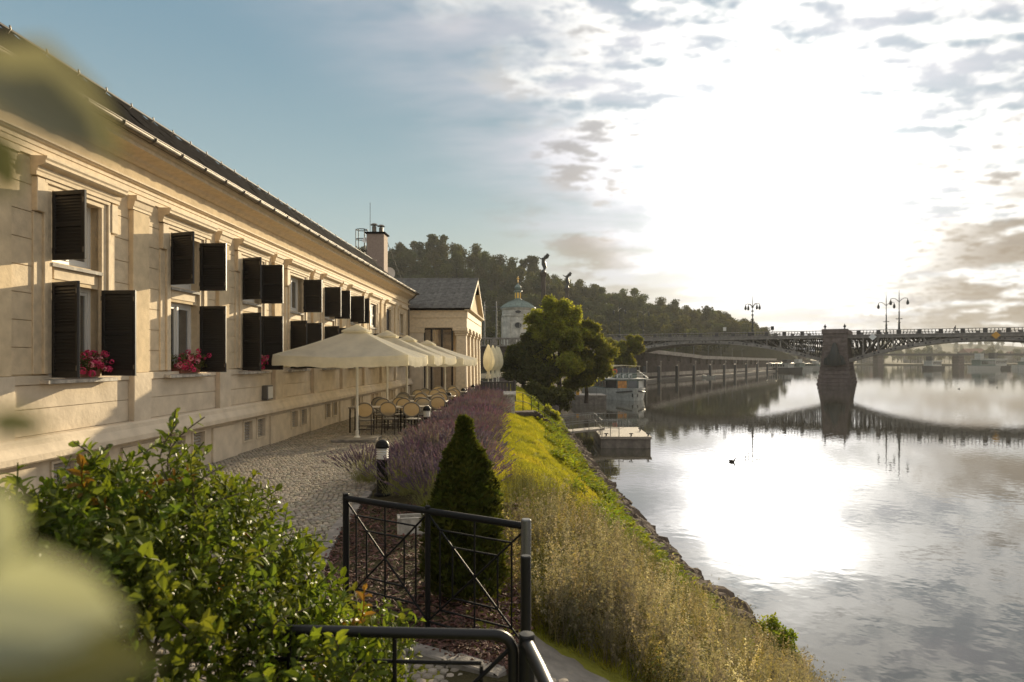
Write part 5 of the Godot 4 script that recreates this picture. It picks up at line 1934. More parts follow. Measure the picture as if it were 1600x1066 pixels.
func far_land() -> void:
	# bank continuing past the terrace, quay and embankment walls
	var mb := MB.new()
	var ds := []
	var d := 60.0
	while d < 700.0:
		ds.append(d)
		d += 6.0 if d < 200 else 15.0
	var c := func(v): return func(_d): return v
	ribbon(mb, ds, -0.6, c.call(-5.0), 0.0, func(q): return lerpf(-3.9, -2.9, ss(64.0, 100.0, q)))
	ribbon(mb, ds, 0.0, func(q): return lerpf(-3.9, -2.9, ss(64.0, 100.0, q)), 5.0, func(q): return lerpf(-0.6, -2.6, ss(64.0, 110.0, q)))
	struct("quay_path", mb, M.quay_stone)
	mb = MB.new()
	ribbon(mb, ds, 5.0, func(q): return lerpf(-0.62, -2.65, ss(64.0, 110.0, q)), 6.2, wall_top)
	ribbon(mb, ds, 6.2, wall_top, 7.0, wall_top)
	struct("embankment_slope", mb, M.quay_stone)
	mb = MB.new()
	ribbon(mb, ds, 7.0, wall_top, 40.0, func(q): return wall_top(q) + 0.4)
	for i in ds.size() - 1:
		mb.quad(shore_pt(ds[i], 40.0, wall_top(ds[i]) + 0.4), shore_pt(ds[i + 1], 40.0, wall_top(ds[i + 1]) + 0.4), W(-400, 0.6, ds[i + 1]), W(-400, 0.6, ds[i]))
	mb.quad(W(-400, -0.05, -15), W(-59.9, -0.05, -15), W(-59.9, -0.05, 75), W(-400, -0.05, 75))
	struct("embankment_ground", mb, M.hill_soil)
	# hill
	mb = MB.new()
	var g := []
	for j in 45:
		var r := []
		for i in 60:
			var x := lerpf(-260, 330, i / 59.0)
			var dd := lerpf(215, 640, j / 44.0)
			r.append(W(x, minf(hill_y(x, dd), 200.0) if x < shore_x(dd) - 14.0 else -6.0, dd))
		g.append(r)
	for j in 44:
		for i in 59: mb.quad(g[j][i], g[j][i + 1], g[j + 1][i + 1], g[j + 1][i])
	struct("hill", mb, M.hill_soil)
	# far bank
	mb = MB.new()
	mb.quad(W(150, -2.6, 740), W(2600, -2.6, 640), W(2600, 0.0, 1300), W(150, 0.0, 1300))
	mb.quad(W(150, -5, 740), W(2600, -5, 640), W(2600, -2.6, 640), W(150, -2.6, 740))
	struct("far_bank", mb, M.hill_soil)
	mb = MB.new()
	g = []
	for j in 12:
		var r := []
		for i in 60:
			var x := lerpf(200, 2600, i / 59.0)
			var dd := lerpf(1000, 1900, j / 11.0)
			r.append(W(x, -2.0 + 46.0 * ss(350, 1150, x) * ss(1000, 1700, dd) * (0.8 + 0.4 * nz.land.get_noise_2d(x * 0.01, 3.0)), dd))
		g.append(r)
	for j in 11:
		for i in 59: mb.quad(g[j][i], g[j][i + 1], g[j + 1][i + 1], g[j + 1][i])
	struct("far_hills", mb, M.hill_soil)

func wood_mesh(seed_: int, tall: float) -> ArrayMesh:      # one whole far tree, unit crown radius
	var keep := rng.state
	rng.seed = seed_
	var mb := MB.new()
	mb.tint = true
	mb.col = Color(0.35, 0.28, 0.22)
	mb.tube([Vector3(0, -0.2, 0), Vector3(0, tall * 0.9, 0)], [0.07, 0.03], 5)
	for L in 15:
		var a := rr(0, TAU)
		var f := rng.randf()
		var rad := rr(0.0, 0.62) * (1.0 - 0.5 * f)
		var p := Vector3(cos(a) * rad, tall * (0.45 + 0.65 * f), sin(a) * rad)
		var r := rr(0.30, 0.50) * (1.0 - 0.3 * f)
		var tone := rr(0.75, 1.3)
		for i in 62:
			var o := rdir()
			var q := p + o * r * rr(0.7, 1.08)
			var dd := (rdir() + o * 0.5).normalized()
			var s := dd.cross(rdir()).normalized()
			var l := rr(0.10, 0.19)
			var v := tone * rr(0.75, 1.25)
			mb.col = Color(v * 1.02, v, v * 0.92)
			mb.quad(q, q + dd * l * 0.5 + s * l * 0.36, q + dd * l, q + dd * l * 0.5 - s * l * 0.36)
	rng.state = keep
	return mb.mesh()

func woods() -> void:
	var vs := []
	for q in 6: vs.append(wood_mesh(40 + q, [1.7, 2.0, 1.5, 2.3, 1.8, 1.6][q]))
	var xs := [[], [], [], [], [], []]
	var cs := [[], [], [], [], [], []]
	var put := func(p: Vector3, s: float, tone: float) -> void:
		var q := rng.randi() % 6
		xs[q].append(Transform3D(rb(rr(0, TAU), 0, 0, s), p))
		cs[q].append(Color(tone * rr(0.9, 1.25), tone * rr(0.95, 1.1), tone * rr(0.75, 1.1)))
	var fresh := func() -> void:
		for q in 6:
			xs[q].clear(); cs[q].clear()
	var d := 222.0
	while d < 500.0:
		var x := -150.0
		while x < 215.0:
			var px := x + rr(-3.5, 3.5)
			var pd := d + rr(-3.5, 3.5)
			var c := crest(px)
			if pd < c.x + 9.0 and px < shore_x(pd) - 22.0 and hill_y(px, pd) > 0.5 and absf(px / pd) < 0.62:
				put.call(W(px, hill_y(px, pd) - 1.0, pd), rr(3.4, 6.2), rr(0.6, 1.4))
			x += 7.6
		d += 7.6
	var root := stuff_root("hillside_wood", "dense dark wood covering the hillside behind the bridge", "wood")
	for q in 6: many("wood_trees", vs[q], M.leaf_hill, xs[q], root, cs[q])
	# trees on the skyline that stand clear of the wood
	var sky_trees := [[150.0, 484.0, 6.0, "tall open tree at the end of the wooded ridge"], [142.0, 478.0, 5.4, "tree beside the last tall one on the ridge"], [-42.0, 372.0, 7.2, "tall tree rising above the ridge behind the portico roof"], [10.0, 392.0, 6.6, "tall skyline tree left of the nearer statue column"]]
	for e in sky_trees:
		var t := thing("ridge_tree", e[3], "tree", W(e[0], hill_y(e[0], e[1]), e[1]), 0.0, "trees on the ridge line")
		var lob := []
		for i in 8:
			var f := i / 8.0
			lob.append([Vector3(rr(-0.6, 0.6), 1.1 + f * 1.3, rr(-0.6, 0.6)) * e[2], e[2] * rr(0.25, 0.42), 0.8])
		limbs(t, e[2] * 0.055, lob, Vector3(0, 0.9, 0) * e[2])
		crown(t, lob, 22.0, [clump(14, 0.9, 0.75, 60), clump(14, 0.9, 0.75, 61)], M.leaf_hill, 0.6, 1.3)
	# lower dark trees along the embankment road and by the chapel
	fresh.call()
	for e in [[-14, 190, 5.5], [-6, 205, 5], [-22, 185, 6], [4, 215, 5.5], [12, 235, 6], [24, 232, 6.5], [34, 240, 6], [-10, 150, 3.6], [-30, 170, 6], [-38, 160, 6], [-3.5, 128, 2.6], [-5.5, 124, 2.6]]:
		put.call(W(e[0], hill_y(e[0], e[1]) if e[1] > 215 else 0.5, e[1]), e[2], rr(0.55, 1.0))
	root = stuff_root("roadside_trees", "dark trees massed at the foot of the hill behind the chapel", "trees")
	for q in 6:
		if xs[q]: many("wood_trees", vs[q], M.leaf_hill, xs[q], root, cs[q])
	# far shore trees
	fresh.call()
	for i in 520:
		var x := rr(160, 1150)
		var dd := rr(760, 1010)
		if i > 360:
			x = rr(500, 1500); dd = rr(1100, 1700)
			put.call(W(x, -2.0 + 46.0 * ss(350, 1150, x) * ss(1000, 1700, dd) * 0.9, dd), rr(6, 9), rr(0.7, 1.2))
		else:
			put.call(W(x, -1.6, dd), rr(3.5, 8.5) * (1.3 if rng.randf() < 0.15 else 0.9), rr(0.6, 1.2))
	root = stuff_root("far_shore_trees", "hazy line of trees along the far river bank", "trees")
	for q in 6: many("wood_trees", vs[q], M.leaf_hill, xs[q], root, cs[q])
	# buildings on the far bank
	for i in 7:
		var x: float = [420, 505, 560, 640, 700, 790, 880][i]
		var w: float = [26, 18, 30, 22, 34, 20, 28][i]
		var hgt: float = [12, 9, 13, 10, 12, 15, 11][i]
		var dd: float = [800, 860, 830, 870, 840, 880, 900][i]
		var t := thing("far_house", "%s pale house among the trees on the far bank" % ["first", "second", "third", "fourth", "fifth", "sixth", "last"][i], "house", W(x, -2.5, dd), 0.3, "houses on the far bank")
		mb_box(t, "wall", M.city_wall, Vector3(-w / 2, 0, -6), Vector3(w / 2, hgt, 6))
		var mb := MB.new()
		mb.slab(PackedVector2Array([Vector2(-7, hgt + 0.01), Vector2(7, hgt + 0.01), Vector2(0, hgt + 5)]), -w / 2 - 0.5, w / 2 + 0.5)
		part("roof", mb, M.city_roof, t)
		for k in int(w / 4):
			for l in int(hgt / 3.5):
				mb_box(t, "window", M.boat_dark, Vector3(-w / 2 + 1.4 + k * 4, 1.2 + l * 3.5, 6.02), Vector3(-w / 2 + 2.6 + k * 4, 2.9 + l * 3.5, 6.12))

func mb_box(parent: Node3D, called: String, m: Material, lo: Vector3, hi: Vector3, ch := 0.0) -> MeshInstance3D:
	var mb := MB.new()
	if ch > 0.0: mb.cbox(lo, hi, ch)
	else: mb.box(lo, hi)
	return part(called, mb, m, parent)

func riverside_trees() -> void:
	var cm := [clump(14, 0.36, 0.24, 15), clump(14, 0.36, 0.24, 16), clump(12, 0.34, 0.26, 17)]
	var t := thing("riverside_tree", "big leafy tree with sunlit yellow green crown beside the boats", "tree", W(5.2, -2.4, 76.0))
	var lob := [[Vector3(-0.5, 10.0, 0), 1.6, 0.9], [Vector3(0.9, 9.3, -0.5), 1.6, 0.9], [Vector3(-1.7, 8.6, 0.4), 1.5, 0.9], [Vector3(0.2, 7.7, 0.8), 2.0, 0.9], [Vector3(-2.3, 6.7, 0.2), 1.6, 0.9], [Vector3(1.7, 7.0, 0.3), 1.5, 0.9], [Vector3(-1.0, 5.8, 0.9), 1.8, 0.9], [Vector3(-0.5, 4.4, 1.0), 2.3, 0.9], [Vector3(-3.0, 3.4, 0.4), 1.9, 0.9], [Vector3(-0.6, 2.4, 0.9), 2.0, 0.9]]
	limbs(t, 0.28, lob, Vector3(0.1, 3.2, 0))
	crown(t, lob, 235, cm, M.leaf_tree, 0.55, 1.3)
	t = thing("lower_tree", "darker rounded tree right of the big one, overhanging the tour boat", "tree", W(8.6, -2.6, 79.0))
	lob = [[Vector3(-0.3, 7.0, 0), 1.9, 0.95], [Vector3(0.9, 5.6, 0.2), 1.9, 0.95], [Vector3(-1.2, 5.2, 0.3), 1.7, 0.9], [Vector3(0.2, 3.8, 0.6), 1.9, 0.9], [Vector3(1.6, 3.9, 0.3), 1.3, 0.8], [Vector3(-0.9, 2.4, 0.5), 1.6, 0.9]]
	limbs(t, 0.22, lob, Vector3(0, 2.6, 0))
	crown(t, lob, 235, cm, M.leaf_mid, 0.55, 1.25)
	t = thing("shade_tree", "dark spreading tree left of the big one, below the chapel", "tree", W(1.2, -1.4, 74.0))
	lob = [[Vector3(0.3, 4.3, 0), 2.0, 0.85], [Vector3(1.4, 3.2, 0.5), 1.9, 0.9], [Vector3(-1.0, 3.1, 0.2), 1.5, 0.9], [Vector3(0.6, 1.7, 0.9), 1.8, 0.8]]
	limbs(t, 0.2, lob, Vector3(0, 1.8, 0))
	crown(t, lob, 235, cm, M.leaf_dark, 0.55, 1.25)
	t = thing("overhanging_shrub", "low bushy shrub under the trees at the landing", "shrub", W(4.6, -2.8, 66.0))
	lob = [[Vector3(-1.6, 1.0, 0.5), 1.1, 0.7], [Vector3(0.0, 1.1, 0.4), 1.2, 0.7], [Vector3(-3.0, 1.7, 0.2), 1.1, 0.7]]
	limbs(t, 0.08, lob, Vector3(0, 0.5, 0))
	crown(t, lob, 235, cm, M.leaf_dark, 0.6, 1.4)
	t = thing("quay_tree", "leafy tree on the quay behind the tour boat", "tree", W(17.5, -1.0, 112.0))
	lob = [[Vector3(-0.5, 4.6, 0), 2.0, 0.9], [Vector3(1.6, 5.4, 0.2), 1.7, 0.9], [Vector3(3.4, 5.8, 0.1), 1.2, 0.8], [Vector3(-2.0, 4.0, 0.3), 1.8, 0.9], [Vector3(0.6, 3.2, 0.5), 1.7, 0.9]]
	limbs(t, 0.22, lob, Vector3(0, 2.4, 0))
	crown(t, lob, 170, cm, M.leaf_mid, 0.6, 1.3)

# ---- steps, fence, landing
func landing() -> void:
	var t := thing("stone_post", "pale stone gate post at the top of the bank steps", "post", W(-0.10, 0, 29.6))
	mb_box(t, "shaft", M.stone_sill, Vector3(-0.22, -0.3, -0.22), Vector3(0.22, 0.60, 0.22), 0.02)
	var mb := MB.new()
	mb.slab(PackedVector2Array([Vector2(-0.27, 0.601), Vector2(0.27, 0.601), Vector2(0.27, 0.66), Vector2(0.0, 0.78), Vector2(-0.27, 0.66)]), -0.27, 0.27)
	part("cap", mb, M.stone_sill, t)
	t = thing("terrace_fence", "dark slatted fence panel at the end of the lavender", "fence", W(-0.75, 0, 34.5), 0.5)
	for i in 9:
		mb_box(t, "picket", M.rattan, Vector3(-0.8 + i * 0.2, 0.1, -0.02), Vector3(-0.65 + i * 0.2, 0.98, 0.02), 0.004)
	mb_box(t, "rail", M.rattan, Vector3(-0.86, 0.98, -0.06), Vector3(1.0, 1.04, 0.06), 0.006)
	for s in [-0.86, 1.0]: mb_box(t, "post", M.rattan, Vector3(s - 0.06, 0, -0.06), Vector3(s + 0.06, 1.1, 0.06), 0.008)
	# steps down the bank
	t = thing("bank_steps", "narrow stone steps descending the bank to the landing", "steps")
	for i in 18:
		var f := i / 17.0
		var x := lerpf(0.25, 3.1, f)
		var d := lerpf(30.5, 46.2, f)
		part("step", unit_box(0.05), M.quay_stone, t, Transform3D(Basis(Vector3.UP, -1.38).scaled(Vector3(0.85, 0.18, 0.9)), W(x, bank_y(x, d) + 0.03, d)))
	t = thing("step_railing", "thin dark handrail beside the bank steps", "railing")
	var top := []
	var low := []
	for i in 7:
		var f := i / 6.0
		var x := lerpf(0.05, 2.9, f)
		var d := lerpf(30.2, 45.6, f)
		var y := bank_y(x, d)
		top.append(W(x, y + 0.95, d)); low.append(W(x, y + 0.55, d))
		mb = MB.new()
		mb.tube([W(x, y - 0.1, d), W(x, y + 0.95, d)], 0.022, 6)
		part("post", mb, M.cloth_dark, t)
	for r in [top, low]:
		mb = MB.new()
		mb.tube(r, 0.014, 6)
		part("rail", mb, M.cloth_dark, t)
	# near pontoon
	t = thing("near_pontoon", "nearest flat grey floating pontoon with steel railings", "pontoon", W(7.85, WATER, 49.5), -0.04)
	mb_box(t, "hull", M.pontoon, Vector3(-1.68, -0.5, -3.2), Vector3(1.68, 0.60, 3.2), 0.03)
	for i in 12:
		mb_box(t, "deck_board", M.wood_deck, Vector3(-1.74, 0.602, -3.26 + i * 0.545), Vector3(1.74, 0.78, -3.26 + i * 0.545 + 0.53), 0.012)
	var rails := [[[-1.6, 3.1], [-0.45, 3.1]], [[-1.6, 3.1], [-1.6, 0.9]], [[-1.6, -0.6], [-1.6, -3.1]], [[-1.6, -3.1], [0.6, -3.1]]]
	for r in rails:
		var n := 3
		for j in n:
			var x := lerpf(r[0][0], r[1][0], j / (n - 1.0))
			var z := lerpf(r[0][1], r[1][1], j / (n - 1.0))
			mb = MB.new()
			mb.tube([Vector3(x, 0.78, z), Vector3(x, 1.85, z)], 0.026, 6)
			part("rail_post", mb, M.steel, t)
		for y in [1.85, 1.35]:
			mb = MB.new()
			mb.tube([Vector3(r[0][0], y, r[0][1]), Vector3(r[1][0], y, r[1][1])], 0.026, 6)
			part("rail", mb, M.steel, t)
	for p in [[1.55, 2.9], [1.5, -0.5], [0.4, 2.9], [-1.3, 2.95]]:
		mb = MB.new()
		mb.tube([Vector3(p[0], 0.78, p[1]), Vector3(p[0], 0.98, p[1])], 0.05, 8)
		mb.tube([Vector3(p[0] - 0.14, 0.95, p[1]), Vector3(p[0] + 0.14, 0.95, p[1])], 0.035, 6)
		part("cleat", mb, M.iron, t)
	t = thing("gangway", "railed gangway from the bank to the nearest pontoon", "gangway")
	var a := W(2.7, -2.95, 46.6)
	var b := W(6.25, -2.86, 48.9)
	var nrm := (b - a).cross(Vector3.UP).normalized() * 0.55
	mb = MB.new()
	var th := Vector3(0, 0.14, 0)
	mb.quad(a - nrm + th, b - nrm + th, b + nrm + th, a + nrm + th)
	mb.quad(a + nrm, b + nrm, b - nrm, a - nrm)
	mb.quad(a - nrm, b - nrm, b - nrm + th, a - nrm + th)
	mb.quad(b + nrm, a + nrm, a + nrm + th, b + nrm + th)
	part("walkway", mb, M.wood_deck, t)
	for s in [-1, 1]:
		for y in [0.65, 1.2]:
			mb = MB.new()
			mb.tube([a + nrm * s + Vector3(0, y, 0), b + nrm * s + Vector3(0, y, 0)], 0.022, 6)
			part("rail", mb, M.steel, t)
		for j in 4:
			mb = MB.new()
			var p: Vector3 = a.lerp(b, j / 3.0) + nrm * s
			mb.tube([p, p + Vector3(0, 1.2, 0)], 0.024, 6)
			part("rail_post", mb, M.steel, t)
	# pontoon and gangway of the tour boat
	t = thing("boat_pontoon", "second plain grey pontoon beside the tour boat", "pontoon", W(10.6, WATER, 93.5))
	mb_box(t, "hull", M.pontoon, Vector3(-2.2, -0.4, -2.5), Vector3(2.0, 1.15, 2.5), 0.04)
	mb_box(t, "deck", M.wood_deck, Vector3(-2.25, 1.152, -2.55), Vector3(2.05, 1.25, 2.55), 0.02)
	for x in [-2.1, -0.7, 0.7, 1.9]:
		mb = MB.new()
		mb.tube([Vector3(x, 1.25, 2.3), Vector3(x, 2.2, 2.3)], 0.03, 5)
		part("rail_post", mb, M.steel, t)
	mb_box(t, "yellow_box", M.yellow_sign, Vector3(-2.0, 1.26, 1.9), Vector3(-1.6, 1.75, 2.2), 0.02)
	t = thing("upper_gangway", "pale railed footbridge leading to the second pontoon under the trees", "gangway")
	a = W(3.0, -1.7, 84.0)
	b = W(8.7, -2.35, 92.0)
	for y in [0.0, 0.55, 1.05]:
		mb = MB.new()
		mb.tube([a + Vector3(0, y, 0), b + Vector3(0, y, 0)], 0.05 if y > 0 else 0.11, 6)
		part("rail" if y > 0 else "walkway", mb, M.steel, t)
	for j in 6:
		mb = MB.new()
		var p := a.lerp(b, j / 5.0)
		mb.tube([p, p + Vector3(0, 1.05, 0)], 0.035, 5)
		part("rail_post", mb, M.steel, t)

# ---- boats
func hull(l: float, w: float, h: float, flare := 0.12, draft := 0.5) -> MB:      # bow at +z
	var mb := MB.new()
	var rings := []
	for i in 15:
		var f := i / 14.0
		var z := -l / 2 + l * f
		var half := w / 2 * (1.0 - pow(maxf(0.0, (f - 0.66) / 0.34), 2.2) * 0.93)
		var rise := 0.35 * pow(f, 3.0)
		rings.append([Vector3(-half, h + rise, z), Vector3(-half * (1 - flare), -draft, z - 0.6 * pow(f, 4.0)), Vector3(half * (1 - flare), -draft, z - 0.6 * pow(f, 4.0)), Vector3(half, h + rise, z)])
	for i in 14:
		var p = rings[i]
		var q = rings[i + 1]
		for k in 3: mb.quad(p[k], q[k], q[k + 1], p[k + 1])
		mb.quad(p[3], q[3], q[0], p[0])
	mb.quad(rings[0][0], rings[0][1], rings[0][2], rings[0][3])
	mb.quad(rings[14][3], rings[14][2], rings[14][1], rings[14][0])
	return mb

func tour_boat() -> void:
	var t := thing("tour_boat", "grey green two-deck tour boat moored with its bow towards the terrace", "boat", W(16.6, WATER, 110.0), 0.10)
	part("hull", hull(24.0, 6.6, 1.5), M.boat_white, t)
	var mb := MB.new()
	mb.tube([Vector3(-2.2, 1.2, 9.2), Vector3(-0.6, 1.45, 11.6), Vector3(0.6, 1.45, 11.6), Vector3(2.2, 1.2, 9.2)], 0.10, 6)
	part("rubbing_strake", mb, M.boat_dark, t)
	# lower saloon, canted window front
	mb = MB.new()
	var front := 7.4
	mb.slab(PackedVector2Array([Vector2(-3.05, -11), Vector2(3.05, -11), Vector2(3.05, front - 1.6), Vector2(1.6, front), Vector2(-1.6, front), Vector2(-3.05, front - 1.6)]), 1.45, 3.0, 1)
	part("saloon", mb, M.boat_green, t)
	var fw := [[Vector3(-3.0, 0, front - 1.55), Vector3(-1.65, 0, front), M.glass], [Vector3(-1.5, 0, front + 0.03), Vector3(-0.1, 0, front + 0.03), M.amber_glass], [Vector3(0.1, 0, front + 0.03), Vector3(1.5, 0, front + 0.03), M.glass], [Vector3(1.68, 0, front - 0.02), Vector3(3.02, 0, front - 1.5), M.window_white]]
	for e in fw:
		mb = MB.new()
		var o: Vector3 = (e[1] - e[0]).normalized().cross(Vector3.UP) * -0.06
		mb.quad(e[0] + Vector3(0, 1.72, 0) - o, e[1] + Vector3(0, 1.72, 0) - o, e[1] + Vector3(0, 2.8, 0) - o, e[0] + Vector3(0, 2.8, 0) - o)
		part("window", mb, e[2], t)
	for i in 6:
		for s in [-1, 1]:
			mb_box(t, "window", M.glass, Vector3(s * 3.06 - 0.02, 1.8, 4.4 - i * 2.5), Vector3(s * 3.06 + 0.02, 2.75, 5.9 - i * 2.5 + 0.4))
	mb_box(t, "upper_deck", M.boat_white, Vector3(-3.2, 3.001, -11.2), Vector3(3.2, 3.14, front + 0.2), 0.03)
	# wheelhouse
	var wh := mb_box(t, "wheelhouse", M.boat_green, Vector3(-0.9, 3.141, 1.4), Vector3(2.3, 3.9, 4.6), 0.05)
	for x in [[-0.85, 0.0], [0.08, 0.95], [1.03, 2.2]]:
		var wn := mb_box(wh, "window", M.glass, Vector3(x[0], 3.92, 4.5), Vector3(x[1], 4.75, 4.56))
		wn.set_meta("label", "dark wheelhouse window")
		mb_box(wh, "window_frame", M.boat_white, Vector3(x[0] - 0.05, 3.9, 4.44), Vector3(x[0] + 0.02, 4.8, 4.58))
	mb_box(wh, "side_panel", M.boat_green, Vector3(-0.9, 3.901, 1.4), Vector3(-0.84, 4.8, 4.43))
	mb_box(wh, "side_panel", M.boat_green, Vector3(2.24, 3.901, 1.4), Vector3(2.3, 4.8, 4.43))
	mb = MB.new()
	mb.slab(PackedVector2Array([Vector2(-2.6, 4.86), Vector2(0.2, 5.06), Vector2(2.6, 4.95), Vector2(2.6, 5.02), Vector2(0.2, 5.14), Vector2(-2.6, 4.94)]), -2.5, 5.4, 2)
	part("canopy", mb, M.canvas, t)
	for x in [-2.5, -1.7, 2.5]:
		for z in [-2.2, 1.5, 5.1]:
			mb = MB.new()
			mb.tube([Vector3(x, 3.14, z), Vector3(x, 4.95, z)], 0.035, 5)
			part("canopy_post", mb, M.boat_white, t)
	mb = MB.new()
	var ring := []
	for i in 13: ring.append(Vector3(-1.35 + 0.33 * cos(TAU * i / 12), 4.15 + 0.33 * sin(TAU * i / 12), 5.15))
	mb.tube(ring, 0.10, 7)
	part("lifebuoy", mb, M.red_ring, t)
	for y in [3.55, 3.95]:
		mb = MB.new()
		mb.tube([Vector3(-3.1, y, -10.8), Vector3(-3.1, y, 6.6), Vector3(-1.6, y, 7.4), Vector3(1.6, y, 7.4), Vector3(3.1, y, 6.6), Vector3(3.1, y, -10.8)], 0.028, 5)
		part("guard_rail", mb, M.boat_white, t)
	for i in 9:
		for s in [-1, 1]:
			mb = MB.new()
			mb.tube([Vector3(s * 3.1, 3.1, 6.4 - i * 2.1), Vector3(s * 3.1, 3.95, 6.4 - i * 2.1)], 0.025, 5)
			part("rail_post", mb, M.boat_white, t)
	for i in 3:
		mb = MB.new()
		var c0 := Vector3(-1.0 + i * 0.9, 3.14, 6.2)
		mb.tube([c0 + Vector3(-0.3, 0.05, 0.4), c0 + Vector3(-0.25, 0.5, 0), c0 + Vector3(0.25, 0.6, -0.2), c0 + Vector3(0.3, 0.1, -0.4)], 0.12, 6)
		part("deck_chair", mb, M.boat_white, t)
	mb = MB.new()
	mb.tube([Vector3(2.4, 4.3, 4.5), Vector3(3.2, 3.2, 7.6)], 0.06, 6)
	part("stair_rail", mb, M.boat_white, t)
	for x in [-0.35, 0.35]:
		mb = MB.new()
		mb.tube([Vector3(x, 0.6, 11.5), Vector3(x, 1.1, 11.55)], 0.12, 8)
		part("fender", mb, M.boat_dark, t)

func small_boat(called: String, label: String, at: Vector3, turn: float, l: float, cab: float, group: String, dark := false) -> void:
	var t := thing(called, label, "boat", at, turn, group)
	var w := l * 0.24
	part("hull", hull(l, w, l * 0.075), M.boat_dark if dark else M.boat_white, t)
	var y := l * 0.075
	if cab > 0.0:
		mb_box(t, "cabin", M.boat_white if dark else M.boat_green, Vector3(-w * 0.38, y - 0.1, -l * 0.36), Vector3(w * 0.38, y + cab * 0.5, l * 0.2), 0.04)
		var n := int(l * 0.52 / 1.6)
		for i in n:
			for s in [-1, 1]:
				mb_box(t, "window", M.glass, Vector3(s * w * 0.385 - 0.02, y + cab * 0.14, -l * 0.34 + i * 1.6), Vector3(s * w * 0.385 + 0.02, y + cab * 0.42, -l * 0.34 + i * 1.6 + 1.15))
		mb_box(t, "roof", M.boat_white, Vector3(-w * 0.42, y + cab * 0.501, -l * 0.38), Vector3(w * 0.42, y + cab * 0.56, l * 0.23), 0.03)
		mb_box(t, "wheelhouse", M.boat_white if not dark else M.boat_dark, Vector3(-w * 0.25, y + cab * 0.561, l * 0.02), Vector3(w * 0.25, y + cab, l * 0.15), 0.04)
	else:
		mb_box(t, "windscreen", M.glass, Vector3(-w * 0.3, y, -l * 0.02), Vector3(w * 0.3, y + 0.5, l * 0.01))
		mb_box(t, "seat", M.boat_white, Vector3(-w * 0.3, y, -l * 0.35), Vector3(w * 0.3, y + 0.35, -l * 0.22), 0.03)

